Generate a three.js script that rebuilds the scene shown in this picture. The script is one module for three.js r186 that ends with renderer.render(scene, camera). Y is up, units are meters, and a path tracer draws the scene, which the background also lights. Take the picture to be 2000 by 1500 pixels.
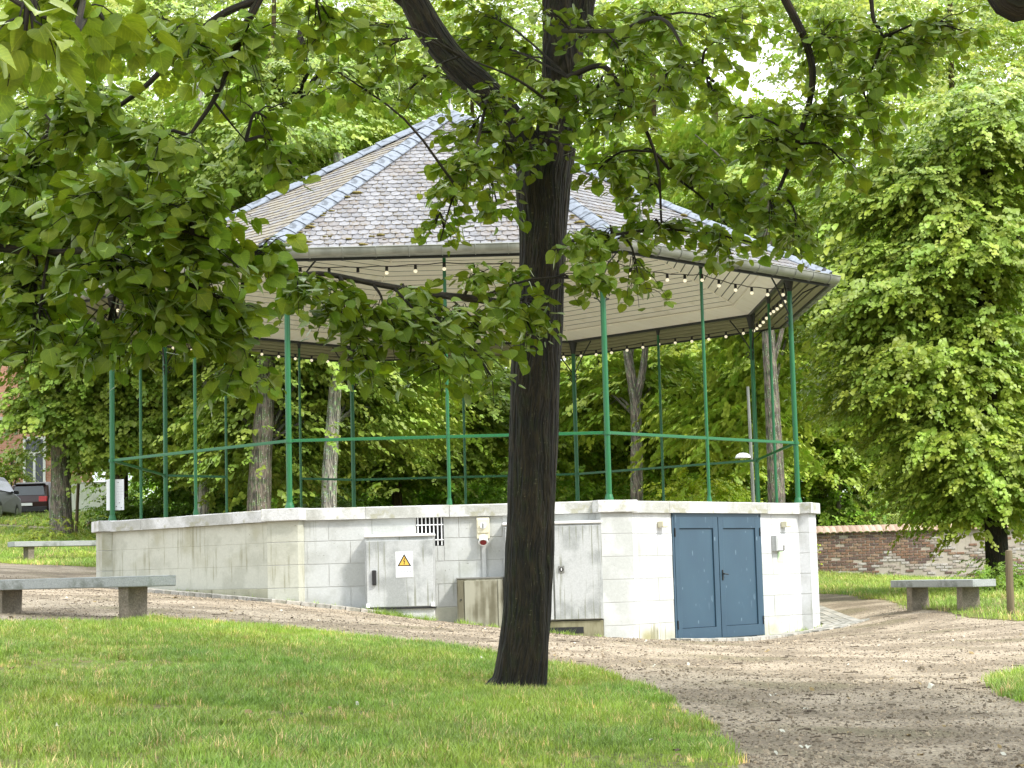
import * as THREE from 'three';
import { mergeGeometries } from 'three/addons/utils/BufferGeometryUtils.js';
import { RoundedBoxGeometry } from 'three/addons/geometries/RoundedBoxGeometry.js';

// ------------------------------------------------------------------ camera, sky, sun, exposure
const scene = new THREE.Scene();
const camera = new THREE.PerspectiveCamera(24.12, 4 / 3, 0.1, 1200);
const EYE = new THREE.Vector3(0, 1, 0), PITCH = 5.9479 * Math.PI / 180, ROLL = -1.4953 * Math.PI / 180;
camera.position.copy(EYE);
camera.rotation.order = 'YXZ';
camera.rotation.set(PITCH, 0, ROLL);
const renderer = new THREE.WebGLRenderer({ antialias: true });
renderer.toneMapping = THREE.LinearToneMapping;
renderer.toneMappingExposure = 1.9;
renderer.shadowMap.enabled = true;
const SKY_LEVEL = 1.2;
const sun = new THREE.DirectionalLight(new THREE.Color(1, 0.955, 0.88), 2.4);
sun.position.set(34, 46, 4); sun.target.position.set(0, 0, -24);
sun.castShadow = true; sun.shadow.radius = 13; sun.shadow.mapSize.set(2048, 2048);
Object.assign(sun.shadow.camera, { left: -40, right: 40, top: 40, bottom: -40, near: 1, far: 160 });
scene.add(sun, sun.target);

// ------------------------------------------------------------------ helpers
const V = (x, y, z) => new THREE.Vector3(x, y, z);
function rng(seed) { let s = seed | 0; return () => { s = (s + 0x6d2b79f5) | 0; let t = Math.imul(s ^ (s >>> 15), 1 | s); t = (t + Math.imul(t ^ (t >>> 7), 61 | t)) ^ t; return ((t ^ (t >>> 14)) >>> 0) / 4294967296; }; }
const clamp = (x, a = 0, b = 1) => Math.min(b, Math.max(a, x));
const lerp = (a, b, t) => a + (b - a) * t;
const sstep = (a, b, x) => { const t = clamp((x - a) / (b - a)); return t * t * (3 - 2 * t); };
const hash = (x, y, s) => { let h = Math.imul(x, 374761393) ^ Math.imul(y, 668265263) ^ Math.imul(s, 2147483647 ^ 0x5bd1e995); h = Math.imul(h ^ (h >>> 13), 1274126177); return ((h ^ (h >>> 16)) >>> 0) / 4294967296; };
function vnoise(x, y, s = 1, p = 0, q = p) {                     // value noise, period p cells when p > 0
  const xi = Math.floor(x), yi = Math.floor(y), fx = x - xi, fy = y - yi, u = fx * fx * (3 - 2 * fx), v = fy * fy * (3 - 2 * fy);
  const w = (k) => (p ? ((k % p) + p) % p : k), h = (k) => (q ? ((k % q) + q) % q : k);
  return lerp(lerp(hash(w(xi), h(yi), s), hash(w(xi + 1), h(yi), s), u), lerp(hash(w(xi), h(yi + 1), s), hash(w(xi + 1), h(yi + 1), s), u), v);
}
function fbm(x, y, s, oct = 4, p = 0, q = p) { let a = 0, k = 0.5, n = 0; for (let i = 0; i < oct; i++) { a += k * vnoise(x, y, s + i * 17, p, q); n += k; k *= 0.5; x *= 2; y *= 2; p *= 2; q *= 2; } return a / n; }
// a pixel of the 2000 x 1500 photograph and a depth (m along the view) to a point in the place
const F = 750 / Math.tan(24.12 / 2 * Math.PI / 180);
function ray(px, py) {
  const u = px - 1000, w = 750 - py, c = Math.cos(-ROLL), s = Math.sin(-ROLL);
  const x = (c * u + s * w) / F, y = (-s * u + c * w) / F, cp = Math.cos(PITCH), sp = Math.sin(PITCH);
  const up = cp * y + sp, fw = cp - sp * y;
  return V(x / fw, up / fw, -1);
}
const at = (px, py, d) => ray(px, py).multiplyScalar(d).add(EYE);
function toPx(p) { const q = camera.worldToLocal(p.clone()); return [1000 + F * q.x / -q.z, 750 - F * q.y / -q.z, -q.z]; }
camera.updateMatrixWorld(true);

const used = new Map();
function numbered(n) { const k = used.get(n) ?? 0; used.set(n, k + 1); return k ? n + '_' + String(k).padStart(3, '0') : n; }
function tag(o, label, category, group, kind) { if (label) o.userData.label = label; if (category) o.userData.category = category; if (group) o.userData.group = group; if (kind) o.userData.kind = kind; return o; }
function group(name, pos = V(0, 0, 0), turn = 0, parent = scene) { const g = new THREE.Group(); g.name = parent === scene ? numbered(name) : name; g.position.copy(pos); g.rotation.y = turn; parent.add(g); return g; }
function mesh(name, geo, mat, parent = scene) { const m = new THREE.Mesh(geo, mat); m.name = parent === scene ? numbered(name) : name; m.castShadow = m.receiveShadow = true; parent.add(m); return m; }
function merge(list) {
  const c = list.map((g) => { g = g.index ? g.toNonIndexed() : g; for (const k of Object.keys(g.attributes)) if (!['position', 'normal', 'uv'].includes(k)) g.deleteAttribute(k); return g; });
  return c.length === 1 ? c[0] : mergeGeometries(c);
}
function boxUV(g) {                                         // uv in metres, by the way each face points
  const p = g.attributes.position, n = g.attributes.normal, uv = new Float32Array(p.count * 2);
  for (let i = 0; i < p.count; i++) {
    const ax = Math.abs(n.getX(i)), ay = Math.abs(n.getY(i)), az = Math.abs(n.getZ(i));
    if (ay >= ax && ay >= az) { uv[2 * i] = p.getX(i); uv[2 * i + 1] = p.getZ(i); } else if (ax > az) { uv[2 * i] = p.getZ(i); uv[2 * i + 1] = p.getY(i); } else { uv[2 * i] = p.getX(i); uv[2 * i + 1] = p.getY(i); }
  }
  g.setAttribute('uv', new THREE.BufferAttribute(uv, 2)); return g;
}
function shiftUV(g, a, b) { const uv = g.attributes.uv; for (let i = 0; i < uv.count; i++) uv.setXY(i, uv.getX(i) + a, uv.getY(i) + b); return g; }
const box = (w, h, d, x = 0, y = 0, z = 0) => boxUV(new THREE.BoxGeometry(w, h, d).translate(x, y, z));
const rbox = (w, h, d, r, x = 0, y = 0, z = 0) => boxUV(new RoundedBoxGeometry(w, h, d, 1, r).translate(x, y, z));
function hex(b, t) {                                        // four bottom points, four top points -> closed solid with flat faces
  const tri = []; const q = (a, c, d, e) => tri.push(a, c, d, a, d, e);
  q(b[0], b[3], b[2], b[1]); q(t[0], t[1], t[2], t[3]);
  for (let i = 0; i < 4; i++) { const j = (i + 1) % 4; q(b[i], b[j], t[j], t[i]); }
  const g = new THREE.BufferGeometry().setFromPoints(tri);
  const c = [...b, ...t].reduce((s, v) => s.add(v), V(0, 0, 0)).multiplyScalar(1 / 8);
  const n = tri[1].clone().sub(tri[0]).cross(tri[2].clone().sub(tri[0]));
  if (n.dot(tri[0].clone().sub(c)) < 0) { const a = g.attributes.position.array; for (let i = 0; i < a.length; i += 9) for (let k = 0; k < 3; k++) { const s = a[i + 3 + k]; a[i + 3 + k] = a[i + 6 + k]; a[i + 6 + k] = s; } }
  g.computeVertexNormals(); return boxUV(g);
}
function tube(pts, radii, seg = 8, ridge = 0, seed = 3, caps = true) {   // tapered round bar along points, uv in metres
  const n = pts.length, pos = [], uv = [], idx = []; let side = null, len = 0;
  for (let i = 0; i < n; i++) {
    const d = pts[Math.min(i + 1, n - 1)].clone().sub(pts[Math.max(i - 1, 0)]).normalize();
    if (!side) side = Math.abs(d.y) > 0.9 ? V(1, 0, 0) : V(0, 1, 0);
    side = side.sub(d.clone().multiplyScalar(side.dot(d))).normalize(); const up = d.clone().cross(side);
    if (i) len += pts[i].distanceTo(pts[i - 1]);
    for (let k = 0; k <= seg; k++) {
      const a = k / seg * Math.PI * 2, r = radii[i] * (1 + (ridge ? ridge * (fbm((k % seg) / seg * 26, len * 2.2, seed, 2, 26) - 0.5) + ridge * 0.7 * (fbm((k % seg) / seg * 5, len * 0.9, seed + 5, 2, 5) - 0.5) : 0));
      const p = pts[i].clone().addScaledVector(side, Math.cos(a) * r).addScaledVector(up, Math.sin(a) * r);
      pos.push(p.x, p.y, p.z); uv.push(k / seg * Math.max(1, Math.round(radii[0] * 6.28)) , len);
    }
  }
  const row = seg + 1;
  for (let i = 0; i < n - 1; i++) for (let k = 0; k < seg; k++) { const a = i * row + k; idx.push(a, a + 1, a + row, a + 1, a + row + 1, a + row); }
  if (caps) for (const i of [0, n - 1]) { const c = pos.length / 3; pos.push(pts[i].x, pts[i].y, pts[i].z); uv.push(0, 0); for (let k = 0; k < seg; k++) i ? idx.push(c, i * row + k, i * row + k + 1) : idx.push(c, k + 1, k); }
  const g = new THREE.BufferGeometry(); g.setAttribute('position', new THREE.Float32BufferAttribute(pos, 3)); g.setAttribute('uv', new THREE.Float32BufferAttribute(uv, 2)); g.setIndex(idx); g.computeVertexNormals();
  const nm = g.attributes.normal;                            // close the seam
  for (let i = 0; i < n; i++) { const a = i * row, b = a + seg; const v = V(nm.getX(a) + nm.getX(b), nm.getY(a) + nm.getY(b), nm.getZ(a) + nm.getZ(b)).normalize(); nm.setXYZ(a, v.x, v.y, v.z); nm.setXYZ(b, v.x, v.y, v.z); }
  return g;
}
function smooth(pts, n) { const c = new THREE.CatmullRomCurve3(pts); return c.getPoints(n); }
const bar = (a, b, r, seg = 6) => tube([a, b], [r, r], seg);

// ------------------------------------------------------------------ textures and materials
function tex(w, h, fn, repeat = 1, srgb = true) {
  const data = new Uint8Array(w * h * 4);
  for (let y = 0; y < h; y++) for (let x = 0; x < w; x++) { const c = fn(x / w, y / h), i = (y * w + x) * 4; data[i] = clamp(c[0], 0, 255); data[i + 1] = clamp(c[1], 0, 255); data[i + 2] = clamp(c[2], 0, 255); data[i + 3] = 255; }
  const t = new THREE.DataTexture(data, w, h); t.magFilter = THREE.LinearFilter; t.minFilter = THREE.LinearMipmapLinearFilter; t.wrapS = t.wrapT = THREE.RepeatWrapping; if (srgb) t.colorSpace = THREE.SRGBColorSpace; t.repeat.set(repeat, repeat); t.needsUpdate = true; return t;
}
const std = (o) => new THREE.MeshStandardMaterial({ roughness: 0.85, ...o });
const lin = (r, g, b) => new THREE.Color().setRGB(r, g, b);
const mixc = (a, b, t) => [lerp(a[0], b[0], t), lerp(a[1], b[1], t), lerp(a[2], b[2], t)];
// bark: long ridges and furrows
const barkH = (u, v) => { const w = fbm(u * 6, v * 3, 11, 3, 6, 3) * 2.2; const r = Math.abs(fbm(u * 22 + w, v * 3, 5, 3, 22, 3) - 0.5) * 2; return clamp(1 - r * 1.9 + (fbm(u * 40, v * 20, 9, 2, 40, 20) - 0.5) * 0.5); };
const barkTex = tex(512, 512, (u, v) => { const h = barkH(u, v), l = fbm(u * 10, v * 10, 31, 4, 10), k = 0.45 + 0.55 * h; let c = mixc([120, 108, 84], [104, 116, 70], sstep(0.45, 0.75, l)); if (vnoise(u * 60, v * 60, 77, 60) > 0.9 && l > 0.42) c = [205, 205, 190]; return [c[0] * k, c[1] * k, c[2] * k]; });
const barkBump = tex(512, 512, (u, v) => { const h = barkH(u, v) * 255; return [h, h, h]; }, 1, false);
const bark = (r, g, b, bump = 0.02) => std({ map: barkTex, color: lin(r, g, b), bumpMap: barkBump, bumpScale: bump, roughness: 0.95 });
const M = {};
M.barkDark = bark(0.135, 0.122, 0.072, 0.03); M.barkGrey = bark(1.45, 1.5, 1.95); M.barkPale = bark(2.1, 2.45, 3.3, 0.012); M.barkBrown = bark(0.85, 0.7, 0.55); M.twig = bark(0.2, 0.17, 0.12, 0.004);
// painted blockwork: grain, grey rub marks, drips of dirt and green
const paintTex = (seed, dirt, base, stain) => tex(1024, 1024, (u, v) => {
  const n = fbm(u * 8, v * 8, seed, 5, 8), m = fbm(u * 3, v * 3, seed + 40, 4, 3), g = fbm(u * 120, v * 120, seed + 3, 2, 120);
  let c = mixc(base, [base[0] * 0.93, base[1] * 0.93, base[2] * 0.92], sstep(0.45, 0.7, n)); c = mixc(c, stain, sstep(0.52, 0.78, m) * dirt);
  const d = fbm(u * 60, v * 3, seed + 9, 3, 60, 3); c = mixc(c, [stain[0] * 0.75, stain[1] * 0.75, stain[2] * 0.7], sstep(0.62, 0.8, d) * dirt * 0.55 * sstep(0.4, 0.6, m));
  if (vnoise(u * 90, v * 60, seed + 21, 90, 60) > 0.985 - dirt * 0.012) c = mixc(c, [90, 90, 78], 0.55);
  const k = 0.97 + 0.06 * g; return [c[0] * k, c[1] * k, c[2] * k];
}, 0.4);
const bumpFine = tex(256, 256, (u, v) => { const n = (fbm(u * 10, v * 10, 3, 5, 10) * 0.6 + vnoise(u * 90, v * 90, 8, 90) * 0.4) * 255; return [n, n, n]; }, 1.2, false);
M.paint = std({ map: paintTex(101, 0.4, [203, 204, 204], [160, 162, 146]), bumpMap: bumpFine, bumpScale: 0.003, roughness: 0.75 });
M.paintHalfShade = std({ map: paintTex(202, 0.6, [182, 184, 181], [140, 144, 128]), bumpMap: bumpFine, bumpScale: 0.003, roughness: 0.8 });  // front wall: its weaker light put into a greyer white, plus stains
M.paintShadeStained = std({ map: paintTex(303, 0.8, [184, 184, 169], [154, 151, 126]), bumpMap: bumpFine, bumpScale: 0.004, roughness: 0.85 });  // left wall: shade and green cast put into the base tone, plus stains
M.paintDirty = std({ map: paintTex(404, 1.3, [172, 170, 146], [108, 100, 72]), bumpMap: bumpFine, bumpScale: 0.004, roughness: 0.9 });
M.paintSplash = std({ map: paintTex(505, 1.2, [200, 201, 198], [158, 154, 122]), bumpMap: bumpFine, bumpScale: 0.004, roughness: 0.9 });
M.grime = std({ map: tex(256, 256, (u, v) => { const n = fbm(u * 20, v * 6, 4, 4, 20) * 60; return [92 + n, 88 + n, 62 + n]; }), roughness: 0.95 });
M.jointGrey = std({ color: lin(0.48, 0.48, 0.45) });
M.concrete = std({ map: tex(512, 512, (u, v) => { const n = fbm(u * 7, v * 7, 61, 5, 7), g = vnoise(u * 150, v * 150, 62, 150); const c = mixc([196, 196, 192], [140, 142, 132], sstep(0.4, 0.75, n)); const k = 0.9 + 0.16 * g; return [c[0] * k, c[1] * k, c[2] * k]; }, 0.9), bumpMap: bumpFine, bumpScale: 0.004 });
M.coping = std({ map: tex(512, 512, (u, v) => { const n = fbm(u * 6, v * 6, 71, 5, 6), g = vnoise(u * 130, v * 130, 72, 130), m = fbm(u * 11, v * 11, 75, 4, 11); let c = mixc([206, 206, 203], [166, 166, 158], sstep(0.42, 0.72, n)); c = mixc(c, [150, 148, 122], sstep(0.6, 0.75, m) * 0.6); const k = 0.93 + 0.1 * g; return [c[0] * k, c[1] * k, c[2] * k]; }, 0.7), bumpMap: bumpFine, bumpScale: 0.004 });
M.bench = std({ map: M.concrete.map, color: lin(0.6, 0.63, 0.63), bumpMap: bumpFine, bumpScale: 0.004 });  // concrete darkened: shade on the seat fronts put into the colour
M.legStone = std({ map: tex(256, 256, (u, v) => { const n = fbm(u * 9, v * 9, 65, 5, 9), g = vnoise(u * 90, v * 90, 66, 90); const c = mixc([150, 138, 120], [104, 98, 82], n); const k = 0.82 + 0.3 * g; return [c[0] * k, c[1] * k, c[2] * k]; }), bumpMap: bumpFine, bumpScale: 0.01 });
M.green = std({ color: lin(0.012, 0.125, 0.04), roughness: 0.34, metalness: 0.0, bumpMap: bumpFine, bumpScale: 0.001 });
M.iron = std({ color: lin(0.016, 0.02, 0.018), roughness: 0.5 });
M.zinc = std({ map: tex(256, 256, (u, v) => { const n = fbm(u * 8, v * 3, 81, 4, 8) * 50; return [112 + n, 115 + n, 106 + n]; }), roughness: 0.5, metalness: 0.55 });
M.zincHip = std({ map: tex(512, 512, (u, v) => { const n = fbm(u * 10, v * 10, 83, 5, 10), b = fbm(u * 26, v * 26, 87, 3, 26); const c = mixc([122, 129, 138], [80, 86, 92], sstep(0.5, 0.72, n)); const k = 0.85 + 0.25 * b; return [c[0] * k, c[1] * k, c[2] * k]; }, 1.3), roughness: 0.62, bumpMap: bumpFine, bumpScale: 0.004 });
M.plank = std({ color: lin(1.1, 1.1, 1.1), map: tex(512, 256, (u, v) => { const n = fbm(u * 4, v * 40, 91, 3, 4, 40), d = fbm(u * 8, v * 8, 95, 4, 8); const c = mixc([240, 236, 222], [224, 217, 196], n * 0.6 + sstep(0.6, 0.8, d) * 0.5); return c; }, 0.5), roughness: 0.6 });
M.plankShade = std({ color: lin(0.28, 0.27, 0.2), roughness: 0.8 });
M.soffit = std({ map: tex(256, 256, (u, v) => { const n = fbm(u * 4, v * 30, 97, 3, 4); return mixc([150, 148, 114], [116, 116, 84], n); }, 0.6), roughness: 0.7 });
M.blue = std({ map: tex(512, 512, (u, v) => { const n = fbm(u * 6, v * 3, 111, 4, 6, 3), s = fbm(u * 30, v * 5, 113, 3, 30, 5); let c = mixc([50, 72, 88], [60, 85, 100], n); if (vnoise(u * 46, v * 24, 115, 46, 24) > 0.88 && s > 0.56) c = mixc(c, [120, 140, 152], (s - 0.5) * 2.2); return c; }, 0.5), roughness: 0.42 });
M.dark = std({ color: lin(0.012, 0.012, 0.012), roughness: 0.6 });
M.cab = std({ map: tex(512, 512, (u, v) => { const n = fbm(u * 5, v * 5, 121, 5, 5), s = fbm(u * 40, v * 2, 123, 3, 40, 2), g = vnoise(u * 110, v * 110, 124, 110); let c = mixc([176, 178, 176], [146, 149, 146], sstep(0.4, 0.7, n)); c = mixc(c, [118, 120, 104], sstep(0.6, 0.78, s) * 0.7); const k = 0.95 + 0.08 * g; return [c[0] * k, c[1] * k, c[2] * k]; }, 0.8), roughness: 0.7, bumpMap: bumpFine, bumpScale: 0.001 });
M.cabDirty = std({ map: tex(512, 512, (u, v) => { const n = fbm(u * 5, v * 4, 131, 5, 5), s = fbm(u * 30, v * 2, 133, 3, 30, 2); const c = mixc([150, 148, 130], [96, 92, 72], sstep(0.35, 0.7, n * 0.6 + s * 0.4)); return c; }, 0.8), roughness: 0.8 });
M.cabEdge = std({ color: lin(0.18, 0.18, 0.16) });
M.moss = std({ map: tex(256, 256, (u, v) => { const n = fbm(u * 12, v * 12, 141, 4, 12); return mixc([84, 80, 36], [140, 122, 60], n); }, 2), roughness: 1, bumpMap: bumpFine, bumpScale: 0.03 });
M.beige = std({ color: lin(0.62, 0.58, 0.42), roughness: 0.55 });
M.white = std({ color: lin(0.78, 0.79, 0.78), roughness: 0.5 });
M.whiteMetal = std({ color: lin(0.72, 0.72, 0.7), roughness: 0.55 });
M.bulb = std({ color: lin(0.85, 0.82, 0.7), roughness: 0.3, emissive: lin(1, 0.9, 0.62), emissiveIntensity: 0.35 });
M.wood = std({ map: tex(256, 256, (u, v) => { const n = fbm(u * 30, v * 3, 151, 3, 30); return mixc([128, 112, 84], [84, 76, 58], n); }), roughness: 0.9 });
M.glass = std({ color: lin(0.05, 0.06, 0.065), roughness: 0.08 });
// roof slates: five tones
M.slates = [[0.24, 0.237, 0.247], [0.2, 0.198, 0.206], [0.275, 0.272, 0.28], [0.22, 0.2, 0.19], [0.26, 0.245, 0.235], [0.28, 0.245, 0.175]].map((c, i) => std({ map: tex(128, 128, (u, v) => { const n = fbm(u * 6, v * 6, 161 + i, 4, 6), l = fbm(u * 9, v * 9, 171 + i, 3, 9); let q = mixc([255, 255, 255], [185, 183, 180], n); q = mixc(q, [176, 150, 96], sstep(0.6, 0.75, l) * 0.7); return q; }, 2.2), color: lin(...c), roughness: 0.5, bumpMap: bumpFine, bumpScale: 0.006 }));
M.slateMossy = std({ map: tex(256, 256, (u, v) => { const n = fbm(u * 10, v * 10, 181, 4, 10); return mixc([160, 144, 84], [128, 118, 96], n); }, 1.5), roughness: 0.9, bumpMap: bumpFine, bumpScale: 0.01 });

// leaves: print of veins on one side of the light, thin enough to let light through
const veinTex = tex(128, 128, (u, v) => { const x = Math.abs(u - 0.5) * 2; const mid = 1 - sstep(0.015, 0.05, x); const k = (v * 7 - x * 3.2); const f = Math.abs(k - Math.round(k)); const side = (1 - sstep(0.03, 0.1, f)) * 0.6; const e = Math.max(mid, side) * 0.5, n = fbm(u * 9, v * 9, 191, 3, 9) * 0.22; return [205 + e * 90 - n * 160, 215 + e * 70 - n * 120, 200 + e * 60 - n * 200]; });
const leafMat = (r, g, b, tr = 0.45, map = null, rough = 0.75, spec = 0.45) => new THREE.MeshPhysicalMaterial({ color: lin(r, g, b), roughness: rough, specularIntensity: spec, transmission: tr, thickness: 0, side: THREE.DoubleSide, map, ior: 1.4 });
M.leafNear = leafMat(0.36, 0.46, 0.03, 0.6, veinTex, 0.6, 0.6);
M.leafBg = leafMat(0.29, 0.405, 0.055, 0.45, null, 0.5, 0.9);
M.grass = new THREE.MeshPhysicalMaterial({ color: lin(0.42, 0.46, 0.08), roughness: 0.7, transmission: 0.35, thickness: 0, side: THREE.DoubleSide });

// ------------------------------------------------------------------ sky (overcast, bright, a lighter part towards the sun)
{
  const w = 512, h = 256, d = new Float32Array(w * h * 4), sd = sun.position.clone().sub(sun.target.position).normalize();
  for (let y = 0; y < h; y++) for (let x = 0; x < w; x++) {
    const el = ((y + 0.5) / h - 0.5) * Math.PI, az = ((x + 0.5) / w - 0.5) * 2 * Math.PI, up = Math.sin(el);
    const dir = V(Math.cos(az) * Math.cos(el), up, Math.sin(az) * Math.cos(el));
    const n = fbm(dir.x * 3 + dir.y * 2 + 9, dir.z * 3 + dir.y + 5, 401, 4) - 0.5;
    const s = (0.78 + 0.42 * Math.max(0, up) + n * 0.5 + 0.5 * Math.pow(Math.max(0, dir.dot(sd)), 3)) * SKY_LEVEL, i = (y * w + x) * 4, b = clamp(0.5 - n * 2);
    const low = up < 0 ? 0.35 : 1;
    d[i] = s * (0.97 - 0.05 * b) * low; d[i + 1] = s * low; d[i + 2] = s * (1.05 + 0.06 * b) * low; d[i + 3] = 1;
  }
  const t = new THREE.DataTexture(d, w, h, THREE.RGBAFormat, THREE.FloatType); t.mapping = THREE.EquirectangularReflectionMapping; t.magFilter = t.minFilter = THREE.LinearFilter; t.needsUpdate = true;
  scene.background = t; scene.environment = t;
}

// ------------------------------------------------------------------ terrain height: thin plate through points read off the photograph
const TP = [[-2.99, 0.61, 25.3], [1.33, 0.02, 25.2], [4.51, -0.1, 28.7], [3.0, -0.11, 26.9], [-6.65, 0.93, 29], [0, 0.11, 14], [-4.09, 0.6, 19], [-5.32, 0.62, 18.6], [-2.17, 0.24, 7.6], [-0.05, 0.1, 8.4], [2.52, -0.05, 9.2], [7.01, 0.2, 27.5], [6.63, 0.25, 28.5], [8.3, 0.78, 50], [11.98, 0.46, 50], [9.2, 0.42, 34], [-10.66, 1.45, 39], [-9.04, 1.39, 38], [-11.66, 2.22, 46], [-20.77, 3.65, 78], [-25.8, 5.0, 95], [-17.9, 3.85, 76], [-22, 3.5, 70], [6.97, 0.14, 25], [3.99, 0, 15], [-1, 0.75, 39], [-1, 0.95, 46], [8, 1.6, 66], [-4, 1.9, 62], [0, 3.5, 100], [30, 0.8, 50], [30, 2.5, 95], [-45, 4.5, 60], [-15, 0.9, 10], [12, -0.2, 8], [0, 0.1, 1], [-60, 8, 140], [60, 5, 150], [0, 7, 160]];
const tpw = (() => {
  const n = TP.length, N = n + 3, A = [], k = (r2) => (r2 > 1e-9 ? r2 * Math.log(r2) * 0.5 : 0);
  for (let i = 0; i < N; i++) A.push(new Float64Array(N + 1));
  for (let i = 0; i < n; i++) { for (let j = 0; j < n; j++) A[i][j] = k((TP[i][0] - TP[j][0]) ** 2 + (TP[i][2] - TP[j][2]) ** 2); A[i][i] += 0.6; A[i][n] = A[n][i] = 1; A[i][n + 1] = A[n + 1][i] = TP[i][0]; A[i][n + 2] = A[n + 2][i] = TP[i][2]; A[i][N] = TP[i][1]; }
  for (let c = 0; c < N; c++) { let p = c; for (let r = c; r < N; r++) if (Math.abs(A[r][c]) > Math.abs(A[p][c])) p = r; const sw = A[c]; A[c] = A[p]; A[p] = sw; for (let r = 0; r < N; r++) if (r !== c) { const f = A[r][c] / A[c][c]; if (f) for (let q = c; q <= N; q++) A[r][q] -= f * A[c][q]; } }
  return A.map((r, i) => r[N] / r[i]);
})();
function smoothH(x, z) { const d = clamp(-z, -2, 170); x = clamp(x, -70, 70); const n = TP.length; let h = tpw[n] + tpw[n + 1] * x + tpw[n + 2] * d; for (let i = 0; i < n; i++) { const r2 = (TP[i][0] - x) ** 2 + (TP[i][2] - d) ** 2; if (r2 > 1e-9) h += tpw[i] * r2 * Math.log(r2) * 0.5; } return h; }
const H = (x, z) => smoothH(x, z) + (fbm(x * 0.7 + 50, z * 0.7 + 50, 501, 3) - 0.5) * 0.07;
function onGround(px, py, far = 140) { let d = 5; for (; d < far; d += 0.1) { const p = at(px, py, d); if (p.y <= H(p.x, p.z)) return V(p.x, H(p.x, p.z), p.z); } const p = at(px, py, far); return V(p.x, H(p.x, p.z), p.z); }
const stand = (px, d) => { const p = at(px, 1050, d); return V(p.x, H(p.x, p.z), p.z); };

// ------------------------------------------------------------------ ground: one gravel sheet to the horizon
const gravelTex = tex(1024, 1024, (u, v) => {
  const n = fbm(u * 6, v * 6, 601, 5, 6), g = vnoise(u * 256, v * 256, 603, 256), g2 = vnoise(u * 120, v * 120, 605, 120), m = fbm(u * 3, v * 3, 607, 3, 3);
  let c = mixc([160, 146, 125], [126, 113, 93], sstep(0.35, 0.7, n)); c = mixc(c, [112, 104, 76], sstep(0.55, 0.75, m) * 0.6);
  let k = 0.72 + 0.38 * g + 0.18 * g2; if (vnoise(u * 200, v * 200, 609, 200) > 0.93) k *= 0.55; if (vnoise(u * 220, v * 220, 611, 220) > 0.95) k *= 1.4; return [c[0] * k, c[1] * k, c[2] * k];
}, 0.3);
const gravelBump = tex(512, 512, (u, v) => { const g = (vnoise(u * 128, v * 128, 603, 128) * 0.6 + vnoise(u * 60, v * 60, 605, 60) * 0.4) * 255; return [g, g, g]; }, 0.6, false);
M.gravel = std({ map: gravelTex, bumpMap: gravelBump, bumpScale: 0.015, roughness: 1 });
const soilTex = tex(512, 512, (u, v) => { const n = fbm(u * 8, v * 8, 621, 5, 8), g = vnoise(u * 120, v * 120, 623, 120); const c = mixc([112, 122, 52], [126, 112, 70], sstep(0.4, 0.7, n)); const k = 0.65 + 0.5 * g; return [c[0] * k, c[1] * k, c[2] * k]; }, 0.6);
M.soil = std({ map: soilTex, roughness: 1, bumpMap: gravelBump, bumpScale: 0.02 });
M.forest = std({ map: tex(512, 512, (u, v) => { const n = fbm(u * 10, v * 10, 631, 5, 10), g = vnoise(u * 90, v * 90, 633, 90); const c = mixc([64, 60, 34], [70, 84, 36], n); const k = 0.6 + 0.6 * g; return [c[0] * k, c[1] * k, c[2] * k]; }, 0.4), roughness: 1 });
{
  const xs = [], zs = []; for (let x = -16; x <= 16; x += 0.25) xs.push(x); for (let x = 17; x < 420; x *= 1.14) { xs.push(x); xs.unshift(-x); }
  for (let z = -6; z <= 52; z += 0.25) zs.push(-z); for (let z = 54; z < 700; z *= 1.06) zs.push(-z); zs.unshift(30, 14);
  const pos = [], uv = [], idx = []; for (const z of zs) for (const x of xs) { pos.push(x, H(x, z), z); uv.push(x, z); }
  const w = xs.length; for (let j = 0; j < zs.length - 1; j++) for (let i = 0; i < w - 1; i++) { const a = j * w + i; idx.push(a, a + w + 1, a + w, a, a + 1, a + w + 1); }
  const g = new THREE.BufferGeometry(); g.setAttribute('position', new THREE.Float32BufferAttribute(pos, 3)); g.setAttribute('uv', new THREE.Float32BufferAttribute(uv, 2)); g.setIndex(idx); g.computeVertexNormals();
  if (g.attributes.normal.getY(0) < 0) { g.index.array.reverse(); g.computeVertexNormals(); }
  tag(mesh('gravel_ground', g, M.gravel), 'pale brown gravel path and square winding round the bandstand', 'gravel path', null, 'structure');
}
function polyField(poly, wob = 0.12, seed = 1) {              // signed distance inside a polygon of [x, z], with a ragged edge
  return (x, z) => {
    let d = 1e9, inside = false;
    for (let i = 0, j = poly.length - 1; i < poly.length; j = i++) {
      const [ax, az] = poly[i], [bx, bz] = poly[j], ex = bx - ax, ez = bz - az, t = clamp(((x - ax) * ex + (z - az) * ez) / (ex * ex + ez * ez + 1e-12));
      d = Math.min(d, Math.hypot(x - ax - ex * t, z - az - ez * t));
      if ((az > z) !== (bz > z) && x < (bx - ax) * (z - az) / (bz - az) + ax) inside = !inside;
    }
    return (inside ? d : -d) + (fbm(x * 2.2 + 30, z * 2.2 + 30, seed, 3) - 0.5) * wob * 2;
  };
}
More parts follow.
